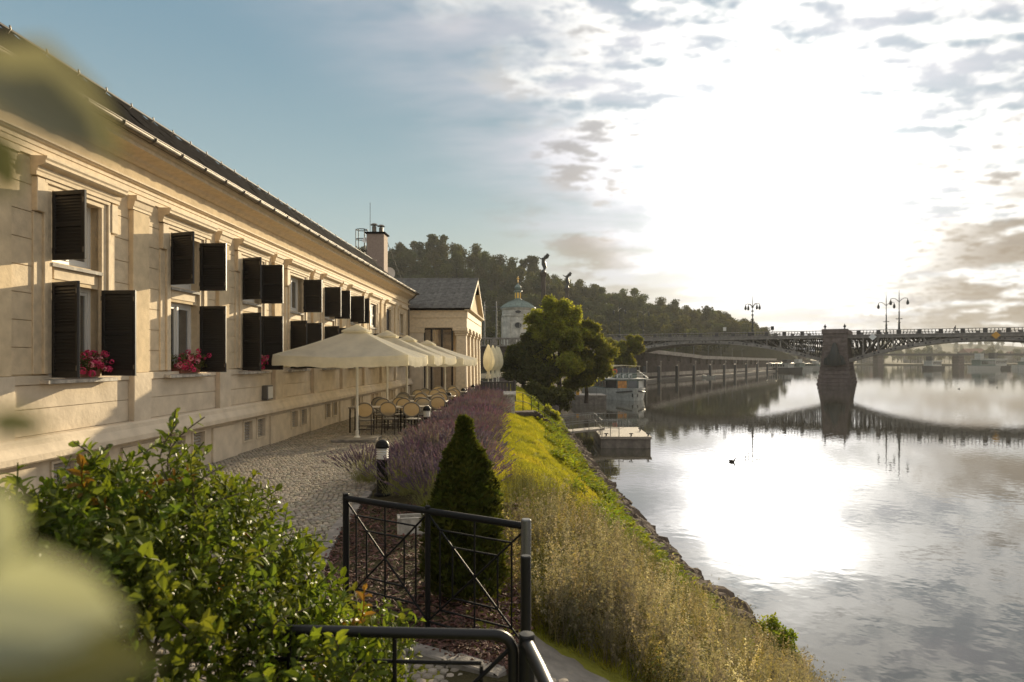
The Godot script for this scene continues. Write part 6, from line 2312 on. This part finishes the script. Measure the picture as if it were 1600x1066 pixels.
func quay_things() -> void:
	# white walkway with mooring posts along the far quay
	var t := thing("quay_walkway", "low pale railed walkway along the far quay below the bridge", "walkway")
	var mb := MB.new()
	var ds := []
	var d := 172.0
	while d < 420.0:
		ds.append(d)
		d += 8.0
	var c := func(v): return func(_d): return v
	ribbon(mb, ds, -2.2, c.call(-3.2), 0.2, c.call(-3.2))
	ribbon(mb, ds, -2.2, c.call(-4.2), -2.2, c.call(-3.2))
	part("deck", mb, M.concrete, t)
	mb = MB.new()
	ribbon(mb, ds, 0.1, c.call(-2.6), 0.1, c.call(-1.55))
	ribbon(mb, ds, 0.25, c.call(-1.55), 0.25, c.call(-2.6))
	ribbon(mb, ds, 0.1, c.call(-1.55), 0.25, c.call(-1.55))
	part("parapet", mb, M.pale_wall, t)
	var i := 0
	for dd in [178.0, 191.0, 205.0, 218.0, 232.0, 247.0, 262.0, 280.0, 300.0, 322.0, 346.0]:
		var p := shore_pt(dd, -2.6, -5.0)
		var names := ["nearest", "second", "third", "fourth", "fifth", "sixth", "seventh", "eighth", "ninth", "tenth", "farthest"]
		t = thing("mooring_post", "%s dark mooring post along the far quay" % names[i], "post", p, 0.0, "mooring posts along the quay")
		mb = MB.new()
		mb.lathe([Vector2(0, 0), Vector2(0.42, 0), Vector2(0.42, 5.2), Vector2(0.3, 5.4), Vector2(0, 5.45)], 10)
		part("pile", mb, M.boat_dark, t)
		mb = MB.new()
		mb.tube([Vector3(0.6, 1.5, 0), Vector3(0.6, 6.4, 0)], 0.12, 6)
		mb.lathe([Vector2(0, 6.4), Vector2(0.25, 6.45), Vector2(0.2, 6.7), Vector2(0, 6.8)], 8, Vector3(0.6, 0, 0))
		part("light_pole", mb, M.pale_wall, t)
		i += 1
	# pale ramp on top of the embankment wall
	t = thing("ramp_parapet", "pale curved ramp parapet on the embankment wall under the bridge", "parapet")
	mb = MB.new()
	ds = []
	d = 185.0
	while d < 400.0:
		ds.append(d)
		d += 5.0
	ribbon(mb, ds, 5.6, func(q): return wall_top(q) - 0.2, 5.6, func(q): return wall_top(q) + 1.0)
	ribbon(mb, ds, 5.6, func(q): return wall_top(q) + 1.0, 6.1, func(q): return wall_top(q) + 1.0)
	ribbon(mb, ds, 6.1, func(q): return wall_top(q) + 1.0, 6.1, func(q): return wall_top(q) - 0.2)
	part("parapet_wall", mb, M.pale_wall, t)
	d = 190.0
	while d < 340.0:
		mb = MB.new()
		var p := shore_pt(d, 5.5, wall_top(d) - 2.2)
		mb.slab(PackedVector2Array([Vector2(-0.5, 2.0), Vector2(0.5, 2.0), Vector2(0.2, 0.2), Vector2(-0.2, 0.0)]), -0.3, 0.3)
		part("bracket", mb, M.quay_stone, t, Transform3D(Basis(), p + Vector3(0.3, 0, 0)))
		d += 9.0
	# masts along the ramp
	d = 210.0
	i = 0
	while d < 330.0:
		mb = MB.new()
		var p := shore_pt(d, 8.0, wall_top(d))
		mb.tube([Vector3.ZERO, Vector3(0, 5.0, 0)], [0.14, 0.08], 6)
		mb.tube([Vector3(0, 4.9, 0), Vector3(0.8, 5.1, 0)], 0.07, 5)
		solo("road_lamp", mb, M.steel, "%s thin lamp mast from the left under the bridge arch" % ["first", "second", "third", "fourth", "fifth", "sixth", "seventh"][i], "lamp", p, "lamp masts seen through the bridge arch")
		d += 18.0
		i += 1
	small_boat("motor_boat", "small white motor boat moored by the quay posts", shore_pt(226, -4.2, WATER), 0.5, 7.0, 0.0, "")
	small_boat("quay_boat", "dark passenger boat moored at the quay behind the bridge arch", shore_pt(352, -5.0, WATER), 0.45, 24.0, 4.2, "boats behind the left arch", true)
	small_boat("quay_boat", "white passenger boat behind the dark one at the left arch", shore_pt(392, -5.0, WATER), 0.45, 24.0, 4.4, "boats behind the left arch")
	small_boat("quay_boat", "low pale boat moored left of the stone pier", shore_pt(452, -6.0, WATER), 0.5, 22.0, 3.4, "boats behind the left arch")
	small_boat("quay_boat", "farthest pale boat left of the stone pier", shore_pt(520, -6.0, WATER), 0.5, 26.0, 3.6, "boats behind the left arch")
	small_boat("river_boat", "dark houseboat at the left of the moored group on the right", W(258, WATER, 420), -0.9, 26.0, 6.0, "boats moored on the right", true)
	small_boat("river_boat", "white passenger boat in the middle of the moored group on the right", W(282, WATER, 410), -1.1, 28.0, 7.5, "boats moored on the right")
	small_boat("river_boat", "dark passenger boat beside the white one on the right", W(297, WATER, 420), -1.0, 28.0, 8.0, "boats moored on the right", true)
	small_boat("river_boat", "white excursion boat cut by the right edge of the view", W(310, WATER, 402), -1.3, 32.0, 6.5, "boats moored on the right")
	small_boat("river_boat", "long white boat behind the one at the right edge", W(330, WATER, 436), -1.25, 30.0, 5.0, "boats moored on the right")

# ---- stone and iron bridge
const BR_ROT := -0.513
func arch_y(x: float, x0: float, x1: float) -> float:
	var m := (x0 + x1) / 2
	var h := (x1 - x0) / 2
	return 1.85 + 5.05 * (1.0 - pow((x - m) / h, 2.0))

func bridge() -> void:
	var b := thing("arch_bridge", "long iron arch bridge with stone pier crossing the river", "bridge", W(77, 0, 168), BR_ROT)
	mb_box(b, "deck", M.bridge_dark, Vector3(-66, 7.55, -15.6), Vector3(78, 8.15, -0.45))
	mb_box(b, "fascia", M.bridge_paint, Vector3(-66, 7.32, -0.44), Vector3(78, 8.20, 0.0), 0.02)
	mb_box(b, "fascia", M.bridge_paint, Vector3(-66, 7.32, -16.0), Vector3(78, 8.20, -15.61), 0.02)
	mb_box(b, "string_course", M.bridge_paint, Vector3(-66, 8.0, 0.002), Vector3(78, 8.12, 0.16))
	var unit := unit_box(0.03)
	for z in [-0.2, -15.8]:
		mb_box(b, "top_rail", M.bridge_paint, Vector3(-66, 9.13, z - 0.12), Vector3(78, 9.27, z + 0.12), 0.02)
		mb_box(b, "bottom_rail", M.bridge_paint, Vector3(-66, 8.32, z - 0.08), Vector3(78, 8.42, z + 0.08))
		var x := -64.0
		while x < 76.0:
			if x < -1.0 or x > 5.0:
				part("pedestal", unit, M.bridge_dark, b, bt(Vector3(x - 0.45, 8.2, z - 0.1), Vector3(x + 0.45, 9.13, z + 0.1)))
				for k in [1.05, 1.75, 2.45, 3.15]:
					part("baluster", unit, M.bridge_dark, b, bt(Vector3(x + k - 0.07, 8.421, z - 0.05), Vector3(x + k + 0.07, 9.129, z + 0.05)))
			x += 4.2
	for sp in [[-60.0, -0.4], [5.2, 62.0]]:
		for z in [-0.55, -5.5, -10.5, -15.4]:
			var mb := MB.new()
			var pr := []
			for i in 33:
				var x := lerpf(sp[0], sp[1], i / 32.0)
				pr.append([Vector3(x, arch_y(x, sp[0], sp[1]) - 0.42, 0), Vector3(x, arch_y(x, sp[0], sp[1]) + 0.42, 0)])
			for i in 32:
				var p = pr[i]
				var q = pr[i + 1]
				var o := Vector3(0, 0, 0.28)
				mb.quad(p[0] + o, q[0] + o, q[1] + o, p[1] + o)
				mb.quad(q[0] - o, p[0] - o, p[1] - o, q[1] - o)
				mb.quad(p[1] + o, q[1] + o, q[1] - o, p[1] - o)
				mb.quad(p[0] - o, q[0] - o, q[0] + o, p[0] + o)
			part("arch_rib", mb, M.bridge_paint, b, Transform3D(Basis(), Vector3(0, 0, z)))
			var n := 9
			for i in range(1, n * 2):
				var x := lerpf(sp[0], sp[1], i / (n * 2.0))
				var y := arch_y(x, sp[0], sp[1]) + 0.4
				if y < 6.9:
					part("spandrel_post", unit, M.bridge_paint, b, bt(Vector3(x - 0.16, y - 0.3, z - 0.15), Vector3(x + 0.16, 7.4, z + 0.15)))
					var nx := lerpf(sp[0], sp[1], (i + (1.0 if i < n else -1.0)) / (n * 2.0))
					mb = MB.new()
					mb.tube([Vector3(x, y, z), Vector3(nx, 7.4, z)], 0.11, 5)
					part("spandrel_brace", mb, M.bridge_paint, b)
		var xb: float = sp[0] + 2.5
		while xb < sp[1] - 2.0:
			for o in [-0.45, 0.45]:
				var mb2 := MB.new()
				mb2.tube([Vector3(xb + o, arch_y(xb + o, sp[0], sp[1]), -0.275), Vector3(xb + o, arch_y(xb + o, sp[0], sp[1]), -0.22)], 0.22, 8)
				part("rib_boss", mb2, M.bridge_dark, b)
			xb += 3.5
		var mb3 := MB.new()
		for i in 40:      # cross bracing between the ribs
			var x := lerpf(sp[0] + 1, sp[1] - 1, i / 39.0)
			var y := arch_y(x, sp[0], sp[1])
			mb3.tube([Vector3(x, y, -0.8), Vector3(x, y, -15.2)], 0.12, 5)
		part("cross_girders", mb3, M.bridge_dark, b).set_meta("kind", "stuff")
		mb3 = MB.new()
		for z in [-3.0, -8.0, -13.0]:
			for i in 60:
				var x := lerpf(sp[0] + 0.5, sp[1] - 0.5, i / 59.0)
				var y := arch_y(x, sp[0], sp[1])
				if y < 6.6:
					mb3.tube([Vector3(x, y, z), Vector3(x, 7.5, z)], 0.09, 4, false)
					mb3.tube([Vector3(x, y, z), Vector3(x + 1.6, 7.5, z)], 0.08, 4, false)
					mb3.tube([Vector3(x + 1.2, arch_y(x + 1.2, sp[0], sp[1]), z), Vector3(x - 0.6, 7.5, z)], 0.08, 4, false)
		part("inner_lattice", mb3, M.bridge_dark, b).set_meta("kind", "stuff")
	# abutment
	mb_box(b, "abutment", M.pier_stone, Vector3(-78, -5, -17), Vector3(-60.2, 8.0, 0.8), 0.1)
	# pier of coursed blocks
	var rows := 13
	for r in rows:
		var y0 := -4.4 + r * 0.98
		var y1 := y0 + 0.95
		var f := clampf((8.4 - y0) / 12.6, 0, 1)
		var o := 1.25 * pow(f, 2.2)
		mb_box(b, "pier_course", M.pier_stone, Vector3(-0.3 - o, y0, -18.0 - o * 1.5), Vector3(5.0 + o, y1, 2.2 + o * 1.5), 0.09)
	mb_box(b, "pier_cap", M.pier_stone, Vector3(-0.55, 8.36, -17.8), Vector3(5.25, 9.55, 2.4), 0.12)
	var mbs := MB.new()
	mbs.tube([Vector3(2.4, 1.2, 3.4), Vector3(2.3, 2.6, 3.9), Vector3(2.4, 4.2, 3.4), Vector3(2.4, 5.6, 2.9), Vector3(2.4, 6.2, 2.8)], [1.7, 1.5, 0.9, 0.6, 0.3], 9)
	mbs.tube([Vector3(0.8, 1.0, 3.2), Vector3(0.9, 2.4, 3.5), Vector3(1.2, 3.2, 3.2)], [0.9, 0.7, 0.3], 8)
	mbs.tube([Vector3(4.0, 1.0, 3.2), Vector3(3.9, 2.3, 3.5), Vector3(3.6, 3.1, 3.2)], [0.9, 0.7, 0.3], 8)
	part("pier_sculpture", mbs, M.bronze, b)
	for x in [0.2, 4.5]:
		var mbf := MB.new()
		mbf.lathe([Vector2(0, 9.55), Vector2(0.22, 9.55), Vector2(0.12, 9.8), Vector2(0.30, 10.05), Vector2(0.34, 10.25), Vector2(0.12, 10.5), Vector2(0.05, 10.75), Vector2(0, 10.8)], 10, Vector3(x, 0, 1.9))
		part("finial", mbf, M.bronze, b)
	# diamond navigation signs
	for e in [[10.4, M.white_sign, "pale diamond sign on the bridge right of the pier", "pale"], [34.5, M.yellow_sign, "orange diamond sign on the right span", "orange"]]:
		var mb4 := MB.new()
		mb4.slab(PackedVector2Array([Vector2(0, -0.85), Vector2(0.85, 0), Vector2(0, 0.85), Vector2(-0.85, 0)]), 0.0, 0.08, 2)
		var o := solo("navigation_sign", mb4, e[1], e[2], "sign")
		o.transform = b.transform * Transform3D(Basis(), Vector3(e[0], 7.55, 0.2))
	# lamps
	var lp := [[15.9, -0.9, "taller lamp standard on the right span, nearer side"], [13.1, -13.0, "shorter looking lamp standard on the right span, far side"], [-53.6, -0.9, "lamp standard at the left end of the bridge, near side"], [-51.0, -14.0, "lamp standard at the left end of the bridge, far side"]]
	for e in lp:
		lamp_standard(b, e[0], e[1], e[2], false)
	lamp_standard(b, -17.2, -0.9, "ornate four-lamp standard in the middle of the left span", true)
	# walker
	var t := person_on(b, 27.0)
	t.set_meta("label", "dark clothed person walking on the right span of the bridge")
	for e in [[-24.5, "small square traffic sign on the left span"], [-12.5, "dark sign plate on the left span right of the ornate lamp"]]:
		var s := thing("traffic_sign", e[1], "sign", b.transform * Vector3(e[0], 8.15, -2.0), BR_ROT, "signs on the left span")
		mb_box(s, "plate", M.cloth_dark if e[0] > -20 else M.window_white, Vector3(-0.4, 1.6, 0), Vector3(0.4, 2.6, 0.06), 0.02)
		mb_box(s, "pole", M.iron, Vector3(-0.05, 0, -0.05), Vector3(0.05, 2.3, -0.001))

func lamp_standard(b: Node3D, x: float, z: float, label: String, rich: bool) -> void:
	var t := thing("lamp_standard", label, "street lamp", b.transform * Vector3(x, 8.15, z), BR_ROT, "lamp standards on the bridge")
	var mb := MB.new()
	mb.lathe([Vector2(0, 0), Vector2(0.45, 0), Vector2(0.42, 0.9), Vector2(0.25, 1.1), Vector2(0.2, 2.6), Vector2(0.34, 2.75), Vector2(0.16, 2.9), Vector2(0.13, 5.2), Vector2(0.24, 5.3), Vector2(0.1, 5.4), Vector2(0.08, 9.2), Vector2(0.03, 10.4), Vector2(0, 10.5)], 10)
	if rich:
		for y in [1.5, 2.3, 3.4, 4.3, 5.4, 6.4, 7.4]:
			mb.lathe([Vector2(0.1, y), Vector2(0.34, y + 0.1), Vector2(0.36, y + 0.25), Vector2(0.1, y + 0.4)], 10)
	part("mast", mb, M.bronze, t)
	for y in [3.6]:
		mb = MB.new()
		mb.tube([Vector3(-0.7, y, 0), Vector3(0.7, y, 0)], 0.09, 6)
		part("cross_arm", mb, M.bronze, t)
	var dirs := [0.0, PI]
	if rich: dirs = [0.0, PI, 0.75, PI + 0.75]
	for a in dirs:
		mb = MB.new()
		var pts := []
		for i in 8:
			var f := i / 7.0
			pts.append(Vector3(cos(a) * 1.75 * f, 7.6 + 0.9 * sin(f * PI * 0.72), sin(a) * 1.75 * f))
		mb.tube(pts, 0.07, 6)
		var arm := part("arm", mb, M.bronze, t)
		mb = MB.new()
		mb.lathe([Vector2(0, -1.35), Vector2(0.26, -1.2), Vector2(0.32, -0.8), Vector2(0.2, -0.35), Vector2(0.08, -0.1), Vector2(0.04, 0.2), Vector2(0, 0.22)], 10)
		part("lantern", mb, M.bronze, arm, Transform3D(Basis(), pts[7] + Vector3(0, -0.1, 0)))

func person_on(b: Node3D, x: float) -> MeshInstance3D:
	var mb := MB.new()
	for s in [-1, 1]:
		mb.tube([Vector3(0.12 * s, 0.03, 0.08), Vector3(-0.03 + 0.1 * s, 0.08, 0.08), Vector3(0.03 + 0.06 * s, 0.46, 0.09), Vector3(0.0, 0.88, 0.07)], [0.045, 0.05, 0.07, 0.1], 7)
		mb.tube([Vector3(0.02, 1.40, 0.19 * s), Vector3(-0.05 * s, 1.12, 0.24 * s), Vector3(0.14, 0.92, 0.2 * s)], [0.06, 0.05, 0.04], 6)
	mb.tube([Vector3(0, 0.82, 0), Vector3(0.0, 1.0, 0), Vector3(0.03, 1.3, 0), Vector3(0.05, 1.45, 0), Vector3(0.08, 1.52, 0), Vector3(0.12, 1.60, 0), Vector3(0.13, 1.72, 0), Vector3(0.12, 1.79, 0)], [0.15, 0.17, 0.2, 0.16, 0.065, 0.09, 0.1, 0.05], 9)
	var o := solo("person", mb, M.cloth_dark, "x", "person")
	o.transform = b.transform * Transform3D(Basis(), Vector3(x, 8.15, -1.6))
	return o

# ---- chapel, statue columns, balustrade
func chapel() -> void:
	var t := thing("round_chapel", "small white round chapel with green domed roof and gilded lantern", "chapel", W(1.3, 0, 150.0))
	var mb := MB.new()
	mb.lathe([Vector2(0, 0), Vector2(3.55, 0), Vector2(3.45, 11.4), Vector2(3.6, 11.5), Vector2(3.65, 11.8), Vector2(3.5, 11.9), Vector2(3.5, 12.9), Vector2(3.75, 13.1), Vector2(3.85, 13.35), Vector2(0, 13.4)], 28)
	part("wall", mb, M.chapel_white, t)
	for i in 8:
		var a := TAU * i / 8.0 + 0.2
		mb = MB.new()
		mb.cbox(Vector3(-0.4, 0, -0.12), Vector3(0.4, 11.4, 0.14), 0.03)
		part("pilaster", mb, M.chapel_white, t, Transform3D(Basis(Vector3.UP, a), Vector3(sin(a), 0, cos(a)) * 3.5))
	for e in [[12.4, 0.62, 0.32], [9.5, 0.72, 0.62]]:
		mb = MB.new()
		var pl := PackedVector2Array()
		for i in 16:
			pl.append(Vector2(e[1] * cos(TAU * i / 16), e[0] + e[2] * sin(TAU * i / 16)))
		mb.slab(pl, 3.42, 3.62, 2)
		var wn := part("window", mb, M.boat_dark, t)
		mb = MB.new()
		var rg := []
		for i in 17: rg.append(Vector3((e[1] + 0.08) * cos(TAU * i / 16), e[0] + (e[2] + 0.08) * sin(TAU * i / 16), 3.60))
		mb.tube(rg, 0.09, 5)
		part("window_frame", mb, M.chapel_white, wn)
	mb = MB.new()
	mb.lathe([Vector2(3.95, 13.38), Vector2(3.9, 13.5), Vector2(3.2, 14.1), Vector2(2.2, 14.7), Vector2(1.3, 15.05), Vector2(0.8, 15.2), Vector2(0, 15.2)], 24)
	var roof := part("roof", mb, M.copper_green, t)
	for i in 24:
		var a := TAU * i / 24.0
		mb = MB.new()
		var pts := []
		for p in [[3.9, 13.52], [3.2, 14.13], [2.2, 14.73], [1.3, 15.08], [0.8, 15.22]]:
			pts.append(Vector3(p[0] * cos(a), p[1], p[0] * sin(a)))
		mb.tube(pts, 0.05, 4)
		part("seam", mb, M.copper_green, roof)
	mb = MB.new()
	mb.lathe([Vector2(0.85, 15.2), Vector2(0.85, 15.4), Vector2(0.62, 15.45), Vector2(0.62, 17.0), Vector2(0.95, 17.1), Vector2(0.9, 17.3), Vector2(0, 17.35)], 12)
	var ln := part("lantern", mb, M.copper_green, t)
	for i in 6:
		var a := TAU * i / 6.0
		mb = MB.new()
		mb.cbox(Vector3(-0.2, 15.6, 0), Vector3(0.2, 16.8, 0.04), 0.01)
		part("lantern_window", mb, M.gold, ln, Transform3D(Basis(Vector3.UP, a), Vector3(sin(a), 0, cos(a)) * 0.6))
	mb = MB.new()
	mb.lathe([Vector2(0.3, 17.35), Vector2(0.7, 17.7), Vector2(0.78, 18.0), Vector2(0.5, 18.4), Vector2(0.15, 18.7), Vector2(0.1, 19.0), Vector2(0, 19.05)], 14)
	part("onion_dome", mb, M.copper_green, t)
	mb = MB.new()
	mb.tube([Vector3(0, 19.0, 0), Vector3(0, 20.4, 0)], 0.08, 5)
	mb.tube([Vector3(-0.35, 19.9, 0), Vector3(0.35, 19.9, 0)], 0.07, 5)
	mb.lathe([Vector2(0, 19.0), Vector2(0.2, 19.15), Vector2(0, 19.3)], 8)
	part("cross", mb, M.gold, t)
	# statue columns
	var say := ["nearer stone column carrying a bronze winged statue", "farther stone column carrying a bronze winged statue"]
	for i in 2:
		t = thing("statue_column", say[i], "column", W([8.5, 18.0][i], 8.0, [185.0, 224.0][i]), 0.0, "columns with winged statues")
		mb = MB.new()
		mb.lathe([Vector2(0, -8), Vector2(1.1, -8), Vector2(1.05, 1.0), Vector2(0.80, 1.2), Vector2(0.62, 16.6), Vector2(0.85, 16.8), Vector2(0.95, 17.3), Vector2(1.0, 17.6), Vector2(0.7, 17.8), Vector2(0, 17.9)], 12)
		part("shaft", mb, M.quay_stone, t)
		mb = MB.new()
		mb.lathe([Vector2(0, 17.8), Vector2(0.7, 17.85), Vector2(0.55, 18.2), Vector2(0.3, 18.5), Vector2(0, 18.6)], 10)
		part("plinth", mb, M.bronze, t)
		mb = MB.new()
		mb.tube([Vector3(0.3, 18.5, 0), Vector3(0.4, 19.2, 0), Vector3(0.15, 20.0, 0), Vector3(0.0, 20.8, 0), Vector3(0.15, 21.6, 0), Vector3(0.35, 21.95, 0), Vector3(0.45, 22.2, 0)], [0.3, 0.55, 0.65, 0.5, 0.55, 0.2, 0.26], 8)
		mb.tube([Vector3(0.1, 21.6, 0), Vector3(-0.6, 21.4, 0), Vector3(-1.3, 21.9, 0)], [0.24, 0.19, 0.11], 6)
		mb.tube([Vector3(0.3, 21.6, 0), Vector3(0.8, 22.2, 0), Vector3(0.9, 22.9, 0)], [0.18, 0.13, 0.07], 6)
		mb.tube([Vector3(0.25, 21.4, -0.1), Vector3(0.9, 22.0, -0.3), Vector3(1.3, 22.6, -0.4), Vector3(1.7, 22.4, -0.4)], [0.3, 0.62, 0.5, 0.08], 6)
		mb.tube([Vector3(0.1, 21.4, 0.2), Vector3(0.7, 21.9, 0.5), Vector3(1.0, 22.7, 0.7)], [0.3, 0.55, 0.12], 6)
		part("winged_figure", mb, M.bronze, t)
	# road wall with balustrade left of the chapel
	t = thing("road_balustrade", "dark retaining wall with stone balustrade behind the closed parasols", "balustrade", W(0, 0, 112))
	mb_box(t, "wall", M.quay_stone, Vector3(-40, -2, -6), Vector3(3.0, 4.3, 0), 0.05)
	mb_box(t, "handrail", M.concrete, Vector3(-40, 5.45, -0.25), Vector3(3.0, 5.75, 0.2), 0.03)
	mb_box(t, "foot_rail", M.concrete, Vector3(-40, 4.301, -0.25), Vector3(3.0, 4.5, 0.2), 0.03)
	var u := unit_box(0.1)
	var x := -12.0
	var k := 0
	while x < 3.0:
		if k % 6 == 0: part("pier", u, M.concrete, t, bt(Vector3(x - 0.35, 4.501, -0.3), Vector3(x + 0.35, 5.449, 0.22)))
		else: part("baluster", u, M.concrete, t, bt(Vector3(x - 0.12, 4.501, -0.15), Vector3(x + 0.12, 5.449, 0.1)))
		x += 0.5
		k += 1
	# poles by the road
	for e in [[-4.6, "pale lamp pole behind the portico gable"], [-2.6, "second pole with wires near the chapel"]]:
		mb = MB.new()
		mb.tube([Vector3(0, 0, 0), Vector3(0, 7.5, 0)], [0.16, 0.1], 8)
		mb.tube([Vector3(-0.8, 6.6, 0), Vector3(0.6, 6.6, 0)], 0.05, 5)
		mb.tube([Vector3(-0.6, 6.0, 0), Vector3(0.6, 6.0, 0)], 0.05, 5)
		solo("road_pole", mb, M.steel, e[1], "pole", W(e[0], 4.3, 113.5), "poles by the road")

func far_bridge() -> void:
	var b := thing("far_bridge", "distant low road bridge on piers seen under the right arch", "bridge", W(0, 0, 0))
	var a := W(215, 5.2, 560)
	var e := W(560, 5.2, 480)
	var n := (e - a).cross(Vector3.UP).normalized()
	var mb := MB.new()
	var w := n * 5.0
	var h := Vector3(0, 1.6, 0)
	mb.quad(a - w, e - w, e - w + h, a - w + h); mb.quad(e + w, a + w, a + w + h, e + w + h)
	mb.quad(a + w, a - w, a - w + h, a + w + h)
	mb.quad(a - w + h, e - w + h, e + w + h, a + w + h); mb.quad(a + w, e + w, e - w, a - w)
	part("deck", mb, M.bridge_dark, b)
	for i in 6:
		var p := a.lerp(e, 0.06 + i * 0.16)
		mb_box(b, "pier", M.pier_stone, Vector3(p.x - 2.2, -5, p.z - 4), Vector3(p.x + 2.2, 5.199, p.z + 4), 0.3)
	for i in 40:
		var p := a.lerp(e, i / 39.0) - w
		mb_box(b, "rail_post", M.bridge_dark, Vector3(p.x - 0.25, 6.8, p.z - 0.2), Vector3(p.x + 0.25, 8.0, p.z + 0.2))

func ducks() -> void:
	var i := 0
	for e in [[12.9, 40.0, 0.8, "dark duck swimming in front of the pontoon"], [91.0, 139.0, 1.4, "duck swimming on the bright water right of the pier"], [103.0, 145.0, 2.0, "duck nearest the right edge of the water"]]:
		var mb := MB.new()
		mb.tube([Vector3(0, 0.12, -0.30), Vector3(0, 0.07, -0.2), Vector3(0, 0.06, 0), Vector3(0, 0.07, 0.13), Vector3(0, 0.16, 0.2), Vector3(0, 0.25, 0.21), Vector3(0, 0.30, 0.24), Vector3(0, 0.29, 0.29), Vector3(0, 0.275, 0.36)], [0.02, 0.08, 0.12, 0.09, 0.05, 0.042, 0.055, 0.035, 0.012], 9)
		var o := solo("duck", mb, M.duck, e[3], "duck", W(e[0], WATER, e[1]), "ducks on the river")
		o.rotation.y = e[2]
		o.scale = Vector3.ONE * 0.75
		i += 1
